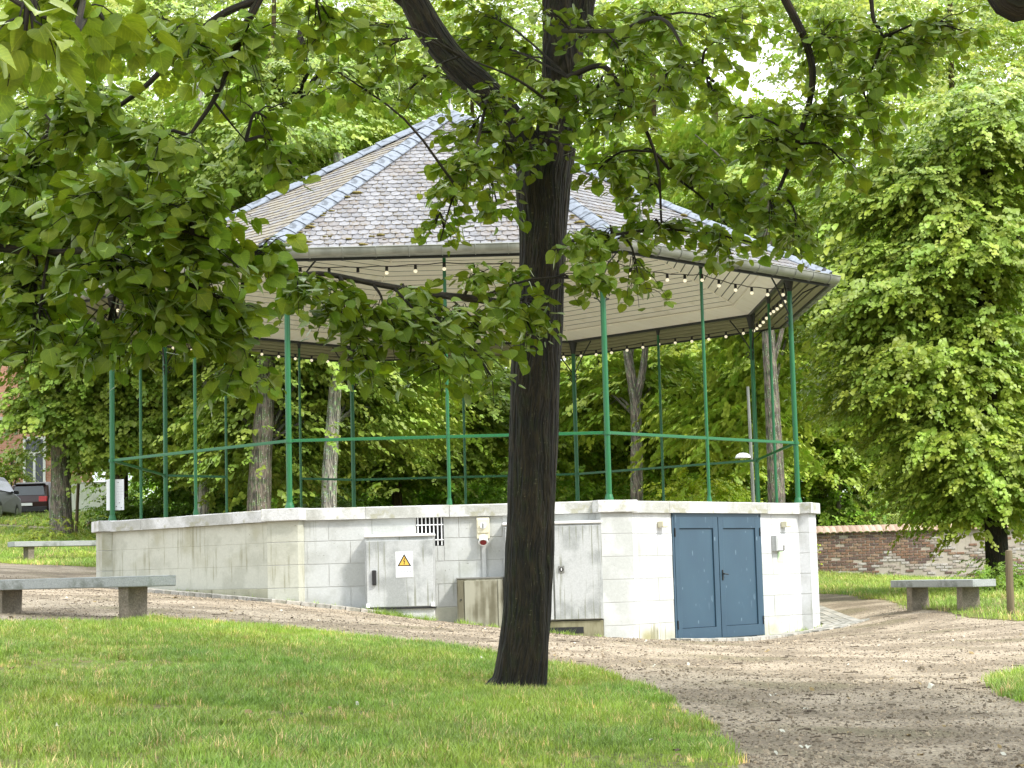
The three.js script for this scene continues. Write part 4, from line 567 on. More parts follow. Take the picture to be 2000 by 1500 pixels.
function car(pos, turn, label, paint) {
  const g = tag(group('parked_car', pos, turn), label, 'car', 'cars parked by the house');
  const body = std({ color: paint, roughness: 0.3, metalness: 0 }), prof = new THREE.Shape(); [[-2.2, 0.32], [-2.25, 0.75], [-2.12, 1.0], [-1.85, 1.42], [-1.5, 1.55], [0.1, 1.56], [0.75, 1.35], [1.25, 1.0], [2.05, 0.85], [2.2, 0.55], [2.15, 0.3]].forEach(([x, y], k) => (k ? prof.lineTo(x, y) : prof.moveTo(x, y))); prof.closePath();
  const bg = new THREE.ExtrudeGeometry(prof, { depth: 1.66, bevelEnabled: true, bevelSize: 0.08, bevelThickness: 0.08, bevelSegments: 3 }).translate(0, 0, -0.83), p = bg.attributes.position; for (let i = 0; i < p.count; i++) { const y = p.getY(i); if (y > 1) p.setZ(i, p.getZ(i) * (1 - (y - 1) * 0.3)); } bg.computeVertexNormals(); mesh('body', bg, body, g);
  mesh('rear_window', hex([V(-2.17, 1.05, -0.72), V(-2.17, 1.05, 0.72), V(-1.98, 1.42, 0.6), V(-1.98, 1.42, -0.6)], [V(-2.2, 1.05, -0.72), V(-2.2, 1.05, 0.72), V(-2.0, 1.44, 0.6), V(-2.0, 1.44, -0.6)]), M.glass, g);
  mesh('spoiler', rbox(0.22, 0.05, 1.3, 0.02, -1.93, 1.53, 0), M.dark, g);
  for (const s of [-1, 1]) { mesh('side_window', hex([V(-1.6, 1.08, s * 0.9), V(0.95, 1.08, s * 0.9), V(0.2, 1.46, s * 0.8), V(-1.5, 1.46, s * 0.8)], [V(-1.6, 1.08, s * 0.92), V(0.95, 1.08, s * 0.92), V(0.2, 1.47, s * 0.815), V(-1.5, 1.47, s * 0.815)]), M.glass, g); mesh('tail_light', rbox(0.12, 0.26, 0.36, 0.03, -2.27, 0.86, s * 0.68), std({ color: lin(0.55, 0.02, 0.02), roughness: 0.2 }), g); mesh('mirror', rbox(0.14, 0.14, 0.2, 0.04, 0.8, 1.1, s * 1.02), body, g);
    for (const x of [-1.35, 1.4]) { const w = mesh('wheel', new THREE.CylinderGeometry(0.34, 0.34, 0.22, 24).rotateX(Math.PI / 2).translate(x, 0.32, s * 0.8), M.dark, g); mesh('rim', new THREE.CylinderGeometry(0.2, 0.2, 0.02, 14).rotateX(Math.PI / 2).translate(x, 0.32, s * 0.915), M.zinc, w); } }
  mesh('bumper', rbox(0.14, 0.25, 1.75, 0.05, -2.28, 0.45, 0), M.dark, g); mesh('number_plate', rbox(0.02, 0.12, 0.5, 0.004, -2.365, 0.66, 0.0), M.white, g);
  return g;
}
{ const p = stand(86, 78); car(p, Math.PI / 2 - 0.05, 'dark car seen from behind, with red tail lights, behind the left trunk', lin(0.03, 0.008, 0.008)); const q = stand(-30, 69); car(q, Math.PI / 2 + 0.05, 'black car cut off by the left edge of the photo', lin(0.008, 0.009, 0.012)); }

// ------------------------------------------------------------------ leaves
function leafShape(rowsN, len, wid, fold, droop, lobes) {      // heart-shaped blade, folded along its midrib; base at 0, tip along +y
  const prof = lobes ? [[-0.07, 0.2], [0.0, 0.38], [0.16, 0.51], [0.36, 0.54], [0.58, 0.46], [0.78, 0.27], [0.9, 0.1], [1, 0.0]] : [[0, 0.12], [0.28, 0.5], [0.65, 0.36], [1, 0]];
  const pos = [], uv = [], idx = []; prof.forEach(([t, w], k) => { const m = k === 0 && lobes ? 0 : t, z = -droop * t * t; pos.push(-w * wid, t * len, z + fold * w, 0, m * len, z, w * wid, t * len, z + fold * w); uv.push(0.5 - w, t, 0.5, m, 0.5 + w, t); });
  for (let k = 0; k < prof.length - 1; k++) { const a = k * 3; idx.push(a, a + 1, a + 4, a, a + 4, a + 3, a + 1, a + 2, a + 5, a + 1, a + 5, a + 4); }
  const g = new THREE.BufferGeometry(); g.setAttribute('position', new THREE.Float32BufferAttribute(pos, 3)); g.setAttribute('uv', new THREE.Float32BufferAttribute(uv, 2)); g.setIndex(idx); g.computeVertexNormals(); return g;
}
const leafVar = [leafShape(7, 1, 0.98, 0.12, 0.12, true), leafShape(7, 1, 0.9, 0.3, 0.25, true), leafShape(7, 1, 1.05, -0.08, 0.2, true), leafShape(7, 0.95, 0.95, 0.05, -0.1, true)];
function orient(dir, roll, r) { const y = dir.clone().normalize(), up = V((r() - 0.5) * roll, 1, (r() - 0.5) * roll).normalize(); const x = y.clone().cross(up); if (x.lengthSq() < 1e-4) x.set(1, 0, 0); x.normalize(); const z = x.clone().cross(y); return new THREE.Matrix4().makeBasis(x, y, z); }
function spray(n, len, leafLen, seed) {                        // a twig with leaves for the trees behind; along +x, flat, drooping
  const r = rng(seed), out = [], base = leafShape(4, 1, 0.9, 0.16, 0.16, false);
  for (let i = 0; i < n; i++) { const t = (i + 0.6) / n, side = i % 2 ? 1 : -1, s = leafLen * (0.75 + r() * 0.5) * (1.1 - t * 0.35), m = orient(V(0.7 + r() * 0.4, -0.25 - r() * 0.5, side * (0.9 - t * 0.7) + (r() - 0.5) * 0.5), 1.1, r).multiply(new THREE.Matrix4().makeScale(s, s, s)); m.setPosition(t * len, -0.3 * t * t * len + (r() - 0.5) * 0.06, (r() - 0.5) * 0.12 * len + side * 0.02); out.push(base.clone().applyMatrix4(m)); }
  return merge(out);
}
const sprays = [spray(17, 0.6, 0.112, 1), spray(17, 0.65, 0.11, 2), spray(15, 0.55, 0.12, 3)], finespray = spray(22, 0.7, 0.085, 7);
function crown(name, parent, r, clumps, n, geo, base, vary = 0.25, scale = 1, keep = null) {     // clumps: [centre, radius, flatness]; centre of the tree in parent.userData.axis
  const list = []; let guard = 0; const tot = clumps.reduce((s, c) => s + c[1] * c[1], 0);
  for (const [c, rad, fl, ax, tone] of clumps) {
    const k = Math.max(1, Math.round(n * rad * rad / tot));
    for (let i = 0; i < k; i++) { const a = r() * 6.283, w = r() < 0.38 ? 1.8 : 1, q = Math.sqrt(r()) * rad * w, p = V(c.x + Math.cos(a) * q, c.y + (r() - 0.5) * rad * fl * 2 * w * w - 0.25 * Math.min(q, rad), c.z + Math.sin(a) * q); if (keep && !keep(p)) continue; list.push([p, Math.atan2(-(p.z - ax.z) + (r() - 0.5) * 1.5, p.x - ax.x + (r() - 0.5) * 1.5), tone ?? 1]); }
  }
  const im = new THREE.InstancedMesh(geo, M.leafBg, list.length); im.name = name; im.castShadow = im.receiveShadow = true;
  list.forEach(([p, yaw, tone], i) => { dummy.position.copy(p); dummy.rotation.set((r() - 0.5) * 0.9, yaw + (r() - 0.5) * 1.2, -0.15 + (r() - 0.5) * 0.7, 'YXZ'); const s = scale * (0.75 + r() * 0.55); dummy.scale.set(s, s, s); dummy.updateMatrix(); im.setMatrixAt(i, dummy.matrix); const v = 1 + (r() - 0.5) * 2 * vary, yl = (r() - 0.3) * vary; tint.setRGB(base[0] * v * (1 + yl) * tone, base[1] * v * tone, base[2] * v * tone); im.setColorAt(i, tint); });
  parent.add(im); return im;
}
// a tree standing behind: base pixel column and depth, trunk as [px, py] points, crown as ellipses in pixels at that depth
function tree(name, label, px, d, trunkPts, r0, r1, mat, blobs, n, opt = {}) {
  const b = stand(px, d), g = tag(group(name, b), label, 'tree', opt.group), r = rng(opt.seed ?? px), pts = [V(0, -0.4, 0), V(0, 0, 0), ...trunkPts.map(([x, y]) => at(x, y, d).sub(b))], m = d / F;
  const fine = smooth(pts, 18), len = fine.length - 1; mesh('trunk', tube(fine, fine.map((_, i) => lerp(r0, r1, i / len) * (i < 2 ? 1.12 : 1)), 14, 0.1, px), mat, g);
  for (const f of opt.forks ?? []) { const q = smooth(f.p.map(([x, y]) => at(x, y, d).sub(b)), 8); mesh('limb', tube(q, q.map((_, i) => lerp(f.r, f.r * 0.55, i / 8)), 9, 0.08), mat, g); }
  const clumps = [], limbs = [];
  for (const [cx, cy, rx, ry, cnt] of blobs) {
    const c = at(cx, cy, d).sub(b), RX = rx * m, RY = ry * m, RZ = Math.min(RX, 3.2);
    for (let k = 0; k < cnt; k++) { let x, y, z; do { x = r() * 2 - 1; y = r() * 2 - 1; z = r() * 2 - 1; } while (x * x + y * y + z * z > 1); const p = V(c.x + x * RX, c.y + y * RY, c.z + z * RZ - (opt.back ?? 0)); clumps.push([p, (0.5 + r() * 0.55) * (opt.clump ?? 1), 0.22, V(lerp(0, c.x, 0.5), 0, 0)]); if (k % 4 === 0 && limbs.length < 14) limbs.push(p); }
  }
  const top = fine[len]; if (limbs.length) mesh('branches', merge(limbs.map((p) => { const t = clamp((p.y - 0.8) / Math.max(1, top.y)), s = fine[Math.floor(clamp(t * 0.9, 0.5, 1) * len)], q = smooth([s.clone(), s.clone().lerp(p, 0.5).add(V(0, 0.35, 0)), p.clone()], 6); return tube(q, q.map((_, i) => lerp(0.05, 0.012, i / 6)), 5); })), mat, g);
  crown('crown', g, r, clumps, Math.round(n * 1.35), opt.geo ?? sprays[px % 3], opt.tint ?? [1, 1, 1], opt.vary ?? 0.28, opt.scale ?? 1).userData.kind = 'stuff'; return g;
}
tree('linden_tree', 'linden at the far left with thick grey trunk ringed by a low shrub', 118, 46, [[119, 960], [117, 860], [108, 700], [100, 420], [100, 200]], 0.33, 0.14, M.barkGrey, [[190, 740, 110, 80, 24], [330, 760, 140, 70, 18], [30, 600, 120, 60, 18], [225, 850, 50, 25, 6], [130, 805, 50, 25, 6], [250, 640, 220, 110, 26], [150, 400, 280, 260, 50]], 5200, { tint: [0.95, 0.98, 0.95], scale: 1.15, forks: [{ p: [[112, 760], [60, 640], [20, 520]], r: 0.1 }, { p: [[110, 720], [190, 600], [260, 470]], r: 0.1 }] });
tree('linden_tree', 'linden with thick pale trunk behind the green rails, low leafy shoots on it', 505, 42, [[508, 930], [515, 830], [520, 700], [514, 520]], 0.36, 0.16, M.barkGrey, [[520, 890, 50, 22, 8], [500, 800, 110, 60, 16], [640, 760, 70, 70, 10], [560, 690, 140, 70, 20], [430, 560, 160, 160, 26], [540, 300, 200, 170, 36]], 4600, { tint: [0.95, 0.98, 0.95], scale: 1.1, back: 1.2 });
tree('pale_trunk_tree', 'slim tree with mottled pale trunk left of the thick linden', 396, 44, [[398, 930], [402, 830], [405, 700], [400, 400], [390, 150]], 0.19, 0.1, M.barkPale, [[390, 740, 90, 60, 12], [320, 850, 60, 50, 8], [400, 380, 150, 230, 30]], 2600, { tint: [1.12, 1.12, 1], scale: 1.05, back: 2 });
tree('pale_trunk_tree', 'leaning tree with pale flecked trunk just right of the corner post', 640, 42, [[644, 920], [650, 830], [656, 740], [668, 560], [660, 300]], 0.21, 0.11, M.barkPale, [[650, 770, 60, 40, 8], [770, 790, 80, 50, 14], [720, 700, 100, 60, 14], [690, 330, 160, 220, 34]], 3000, { tint: [1.12, 1.12, 1], scale: 1, back: 2.2 });
tree('forked_tree', 'tree with forked brown trunk seen right of the main trunk under the roof', 1244, 46, [[1243, 930], [1243, 850], [1240, 780], [1226, 690], [1215, 560], [1200, 350]], 0.19, 0.09, M.barkGrey, [[1290, 730, 90, 50, 14], [1180, 760, 70, 60, 12], [1240, 370, 180, 200, 36]], 3200, { tint: [1.15, 1.15, 1], back: 2, forks: [{ p: [[1241, 790], [1256, 720], [1262, 660], [1280, 500]], r: 0.11 }, { p: [[1228, 700], [1215, 660], [1200, 600]], r: 0.05 }] });
tree('ivy_tree', 'tree with straight grey trunk and ivy sprigs behind the right corner posts', 1518, 42, [[1514, 900], [1508, 780], [1500, 640], [1497, 500], [1492, 330]], 0.24, 0.1, M.barkGrey, [[1520, 760, 30, 120, 8], [1560, 560, 130, 80, 20], [1480, 330, 170, 190, 36], [1400, 780, 60, 60, 8]], 3200, { tint: [1.15, 1.15, 1], back: 2, forks: [{ p: [[1512, 700], [1526, 650], [1535, 600]], r: 0.07 }] });
tree('linden_tree', 'large linden at the right with dark low crown before the brick wall', 1945, 34, [[1945, 1030], [1938, 900], [1930, 780], [1925, 500], [1930, 200]], 0.25, 0.13, M.barkDark, [[1900, 945, 110, 55, 22], [1960, 880, 110, 70, 24], [1850, 840, 110, 60, 20], [1760, 720, 130, 80, 30], [1900, 680, 120, 100, 30], [1720, 560, 140, 90, 30], [1880, 480, 140, 100, 32], [1760, 350, 120, 90, 22], [1930, 280, 120, 120, 26]], 7000, { tint: [1.08, 1.08, 0.95], scale: 0.88, clump: 0.72, forks: [{ p: [[1935, 800], [1880, 700], [1800, 600], [1740, 540]], r: 0.08 }, { p: [[1930, 560], [1975, 480], [2040, 430]], r: 0.08 }] });
tree('dark_trunk_tree', 'tall tree whose dark trunk shows above the left slope of the roof', 590, 54, [[585, 700], [578, 380], [574, 250], [582, 170], [590, 60]], 0.3, 0.14, M.barkDark, [[600, 150, 130, 110, 14], [740, 240, 120, 100, 16], [690, 330, 110, 60, 14], [470, 250, 110, 140, 14]], 2600, { forks: [{ p: [[576, 230], [610, 160], [650, 110]], r: 0.1 }, { p: [[577, 250], [540, 170], [520, 80]], r: 0.09 }] });
tree('slim_tree', 'slim dark leaning stem above the brick wall right of the bandstand', 1692, 56, [[1680, 930], [1662, 860], [1640, 780], [1640, 600]], 0.09, 0.05, M.barkDark, [[1660, 760, 110, 80, 20], [1620, 620, 90, 70, 14]], 1700, {});
tree('slim_tree', 'short dark stem above the brick wall, second right of the bandstand', 1742, 56, [[1740, 940], [1735, 860], [1745, 740]], 0.12, 0.06, M.barkDark, [[1760, 760, 110, 90, 20], [1730, 880, 60, 50, 8]], 1500, {});
tree('brown_trunk_tree', 'reddish brown trunk behind the notice board on the left', 236, 50, [[237, 930], [238, 860], [240, 700], [240, 450]], 0.24, 0.12, M.barkBrown, [[270, 840, 70, 45, 14], [230, 600, 150, 130, 20]], 2400, {});
tree('brown_trunk_tree', 'short brown trunk between the pale slim tree and the thick linden', 438, 50, [[438, 940], [440, 860], [440, 700]], 0.15, 0.09, M.barkBrown, [[450, 860, 70, 60, 12], [450, 720, 110, 90, 16]], 1500, {});
tree('brown_trunk_tree', 'low brown trunk behind the front rail left of the main trunk', 776, 50, [[776, 930], [780, 860], [800, 740]], 0.19, 0.09, M.barkBrown, [[790, 880, 90, 40, 14], [860, 780, 120, 80, 20]], 2100, {});
tree('light_tree', 'light green young tree just right of the bandstand roof corner', 1640, 54, [[1636, 930], [1630, 820], [1640, 650]], 0.09, 0.05, M.barkGrey, [[1640, 690, 120, 150, 34], [1600, 850, 90, 70, 16], [1600, 480, 110, 90, 18]], 3400, { tint: [1.35, 1.3, 1.1], vary: 0.28 });
tree('light_tree', 'light green young tree behind the rails above the blue doors', 1350, 51, [[1352, 930], [1345, 860], [1340, 760]], 0.08, 0.05, M.barkGrey, [[1350, 830, 130, 90, 26], [1420, 720, 110, 60, 14]], 2600, { tint: [1.35, 1.3, 1.1], vary: 0.28 });
tree('light_tree', 'light green young tree behind the rails left of the main trunk', 880, 52, [[882, 930], [876, 860], [870, 770]], 0.08, 0.05, M.barkGrey, [[880, 830, 130, 80, 24], [1130, 830, 110, 80, 20]], 2600, { tint: [1.35, 1.3, 1.1], vary: 0.28 });
tree('sapling', 'thin young tree in front of the red brick house', 22, 80, [[22, 930], [22, 880]], 0.05, 0.03, M.barkGrey, [[25, 915, 40, 14, 8], [20, 885, 24, 12, 4]], 110, { clump: 0.45 });

// shrubs
function shrub(name, label, px, py, d, w, h, n, tintc, scale, category = 'shrub') { const c = at(px, py, d), g = tag(group(name, V(c.x, H(c.x, c.z), c.z)), label, category), r = rng(px * 3 + 1), cl = [], stems = []; for (let k = 0; k < Math.ceil(w * 9); k++) { const a = r() * 6.28, q = Math.sqrt(r()), p = V(Math.cos(a) * q * w, h * (0.1 + 0.75 * r() * (1 - q * q * 0.7)), Math.sin(a) * q * Math.min(w, 1.6)); cl.push([p, Math.min(0.55, w * 0.4), 0.4, V(0, 0, 0), 1]); if (k % 3 === 0) stems.push(tube([V(p.x * 0.3, -0.1, p.z * 0.3), V(p.x * 0.6, p.y * 0.6, p.z * 0.6), p], [0.018, 0.014, 0.006], 5)); } mesh('stems', merge(stems), M.barkBrown, g); crown('foliage', g, r, cl, n, finespray, tintc, 0.3, scale).userData.kind = 'stuff'; return g; }
shrub('low_shrub', 'yellow green low shrub ringing the foot of the far left linden', 108, 1050, 44.8, 1.2, 0.2, 800, [1.15, 1.05, 0.7], 0.36);
shrub('low_shrub', 'green mound of low shrub under the dark linden at right', 1935, 1125, 33.2, 0.9, 0.42, 900, [0.75, 0.9, 0.6], 0.4);
shrub('low_shrub', 'flat low shrub at the foot of the trunk behind the notice board', 205, 1003, 49, 0.9, 0.25, 260, [0.8, 0.8, 0.6], 0.5);
shrub('silvery_bush', 'pale silvery green bush just right of the bandstand above the wall', 1640, 1000, 55, 2.0, 2.6, 3600, [1.35, 1.25, 2.1], 0.75);
shrub('silvery_bush', 'pale green bush behind the wall left of the dark linden', 1800, 1000, 56, 1.6, 1.9, 2000, [1.3, 1.25, 1.9], 0.75);
shrub('lime_bush', 'bright lime green bush beside the lamp post behind the rails', 1390, 980, 47, 1.9, 3.0, 3200, [1.7, 1.55, 0.9], 0.85);
shrub('dark_bush', 'dark green bush behind the rails left of the main trunk', 880, 985, 46, 2.6, 1.5, 2600, [0.95, 1.05, 0.9], 0.8);
shrub('dark_bush', 'dark green bush behind the rails below the pale leaning tree', 640, 985, 47, 2.2, 1.6, 2200, [0.75, 0.9, 0.85], 0.8);
shrub('dark_bush', 'dark ivy covered bush behind the left rails', 372, 990, 50, 2.0, 2.0, 2400, [0.75, 0.92, 0.8], 0.8);
shrub('dark_bush', 'dark bush behind the rails right of the main trunk', 1130, 985, 47, 1.9, 1.4, 1700, [0.95, 1.05, 0.85], 0.8);
shrub('hedge_bush', 'rounded green bush before the red brick house', 78, 985, 84, 1.5, 0.9, 400, [1.1, 1.05, 0.8], 0.7);

// the wood behind, one mass
{
  const g = tag(group('woodland'), 'dense green wood filling the slope behind the bandstand', 'wood', null, 'stuff'), r = rng(131), clumps = [], trunks = [];
  for (let k = 0; k < 900; k++) { const d = 56 + r() * 34, px = -250 + r() * 2500, pyT = r(); let py = lerp(-140, 985, Math.pow(pyT, 0.85)); const gap = (Math.hypot((px - 1480) / 130, (py - 110) / 110) < 1) || (Math.hypot((px - 1190) / 90, (py - 270) / 80) < 1) || (Math.hypot((px - 930) / 60, (py - 200) / 60) < 1) || (Math.hypot((px - 1590) / 70, (py - 390) / 50) < 1) || (Math.hypot((px - 230) / 90, (py - 130) / 60) < 1) || (px < 420 && py > 480); if (gap) continue; if (py < 330 && r() < 0.12) continue; const p = at(px, py, d); clumps.push([p, 1.2 + r() * 1.3, 0.3, V(p.x + (r() - 0.5) * 4, 0, p.z - 2), 0.98 + r() * 0.2]); if (k % 14 === 0 && px > 430) { const b = V(p.x, H(p.x, p.z) - 0.3, p.z - 0.5), q = smooth([b, V(b.x + (r() - 0.5) * 0.8, lerp(b.y, p.y, 0.5), b.z), V(p.x, p.y + 4, p.z)], 8); trunks.push(tube(q, q.map((_, i) => lerp(0.24, 0.06, i / 8)), 8, 0.08)); } }
  mesh('trunks', merge(trunks), M.barkBrown, g).userData.kind = 'stuff'; crown('foliage', g, r, clumps, 72000, sprays[1], [1.12, 1.08, 0.9], 0.34, 1.35).userData.kind = 'stuff';
  const under = []; for (let k = 0; k < 230; k++) { const px = -100 + r() * 2300, d = (px > 1540 ? 53.5 : 50) + r() * 14; if (px < 290) continue; const p = stand(px, d); p.y += r() * 2.4; under.push([p, 0.9 + r() * 0.7, 0.5, V(p.x, 0, p.z - 2), 1.2 + r() * 0.2]); }
  const u = tag(crown('undergrowth', scene, r, under, 20000, finespray, [0.8, 0.95, 0.7], 0.3, 1), 'dark undergrowth of the wood behind the bandstand', 'undergrowth', null, 'stuff');
}

// ------------------------------------------------------------------ the lindens in front: trunk, limbs, and leaves on twigs
const inView = (p) => { const [x, y, d] = toPx(p); return d > 0.3 && x > -40 && x < 2040 && y > -40 && y < 1540 ? d : 0; };
function foliage(g, seed, branches, clusters, tone, indiv) {
  const b0 = g.position, r = rng(seed), br = [], twigs = [], leaves = [];
  const lines = branches.map(({ p, r: rad }) => { const pts = smooth(p.map(([x, y, d]) => at(x, y, d).sub(b0)), p.length * 5); mesh('branch', tube(pts, pts.map((_, i) => lerp(rad, rad * 0.35, i / (pts.length - 1))), 7, 0.1), M.twig, g); return pts; });
  const joints = lines.flat();
  for (const [cx, cy, rx, ry, d, n, sz = 0.12] of clusters) {
    const m = d / F, c = at(cx, cy, d).sub(b0); let root = joints[0]; for (const j of joints) if (j.distanceToSquared(c) < root.distanceToSquared(c)) root = j;
    if (root.distanceTo(c) > 2.2) root = c.clone().add(V((r() - 0.5) * 0.4, 0.7, (r() - 0.5) * 0.4));
    const mid = root.clone().lerp(c, 0.5).add(V((r() - 0.5) * 0.1, 0.08, (r() - 0.5) * 0.15)), sp = smooth([root, mid, c], 6); br.push(tube(sp, sp.map((_, i) => lerp(0.011, 0.006, i / 6)), 5));
    const nt = Math.max(2, Math.round(n * 1.9 / 7));
    for (let t = 0; t < nt; t++) {
      let x, y, z; do { x = r() * 2 - 1; y = r() * 2 - 1; z = r() * 2 - 1; } while (x * x + y * y + z * z > 1);
      const e = c.clone().add(V(x * rx * 1.28 * m, y * ry * 1.25 * m, z * Math.max(0.4, rx * m * 0.8))), st = sp[3 + Math.floor(r() * 4)].clone().lerp(e, 0.12 + r() * 0.3), tip = e.clone().add(V(0, -0.05, 0)), tw = smooth([st, st.clone().lerp(tip, 0.5).add(V(0, 0.03, 0)), tip], 5);
      twigs.push(tube(tw, tw.map((_, i) => lerp(0.0035, 0.0015, i / 5)), 4)); if (r() < 0.4) twigs.push(tube([sp[4], sp[4].clone().lerp(st, 0.5).add(V(0, 0.02, 0)), st], [0.005, 0.004, 0.0035], 4));
      const out = tip.clone().sub(st); out.y = 0; if (out.lengthSq() < 1e-4) out.set(r() - 0.5, 0, r() - 0.5); out.normalize(); const lat = V(-out.z, 0, out.x);
      for (let k = 0; k < 7; k++) {
        const u = (k + 0.7) / 7, s = sz * 0.68 * (0.45 + r() * 0.9), side = k % 2 ? 1 : -1, hang = r() < 0.38, dir = out.clone().multiplyScalar(0.45).addScaledVector(lat, side * (0.8 - u * 0.5)).add(V((r() - 0.5) * 0.7, hang ? -0.4 - r() * 0.7 : 0.05 - r() * 0.5, (r() - 0.5) * 0.7)), p = tw[Math.min(5, Math.floor(u * 6))].clone().add(V((r() - 0.5) * 0.05, (r() - 0.5) * 0.04, (r() - 0.5) * 0.05)).addScaledVector(dir.normalize(), 0.025);
        const q = orient(dir, hang ? 2.4 : 1.1, r).multiply(new THREE.Matrix4().makeRotationY((r() - 0.5) * (hang ? 1.2 : 0.7))).multiply(new THREE.Matrix4().makeScale(s, s, s * (0.5 + r() * 1.7))).setPosition(p); leaves.push([q, s, p, tone * (0.78 + r() * 0.44), r()]);
      }
    }
  }
  mesh('twigs', merge(br.concat(twigs)), M.twig, g).userData.kind = 'stuff';
  for (const l of leaves) { const d = inView(l[2].clone().add(b0)); l.push(d ? l[1] / d : 0); }
  leaves.sort((a, b) => b[5] - a[5]);
  const tones = [0.7, 0.85, 1, 1.15, 1.3].map((k) => { const m = M.leafNear.clone(); m.color = M.leafNear.color.clone().multiply(lin(k * (1 + (k - 1) * 0.5), k, k)); return m; });
  leaves.slice(0, indiv).forEach(([q, , , t, v], i) => { const m = mesh('leaf', leafVar[i % 4], tones[clamp(Math.round((t - 0.7) / 0.15), 0, 4)], g); m.applyMatrix4(q); });
  for (let k = 0; k < 4; k++) { const l = leaves.slice(indiv).filter((_, i) => i % 4 === k), im = new THREE.InstancedMesh(leafVar[k], M.leafNear, l.length); im.name = 'foliage'; im.userData.kind = 'stuff'; im.castShadow = im.receiveShadow = true; l.forEach(([q, , , t, v], i) => { im.setMatrixAt(i, q); tint.setRGB(t * (0.85 + v * 0.35), t, t); im.setColorAt(i, tint); }); g.add(im); }
}
const aboveFrame = (b0, m = 0.4) => (p) => { const z = -(p.z + b0.z), x = p.x + b0.x; return p.y + b0.y > 1 + Math.max(0, z) * 0.335 + m || z < 1; };
function canopy(g, seed, n, c, rx, ry, rz, m) { const r = rng(seed), clumps = [], b0 = g.position; for (let k = 0; k < 90; k++) { let x, y, z; do { x = r() * 2 - 1; y = r() * 2 - 1; z = r() * 2 - 1; } while (x * x + y * y + z * z > 1); clumps.push([V(c[0] + x * rx - b0.x, c[1] + y * ry - b0.y, c[2] + z * rz - b0.z), 0.8 + r() * 0.7, 0.25, V(0, 0, 0), 0.8]); } crown('crown', g, r, clumps, n, sprays[0], [0.9, 0.95, 0.9], 0.25, 1.1, aboveFrame(b0, m)).userData.kind = 'stuff'; }
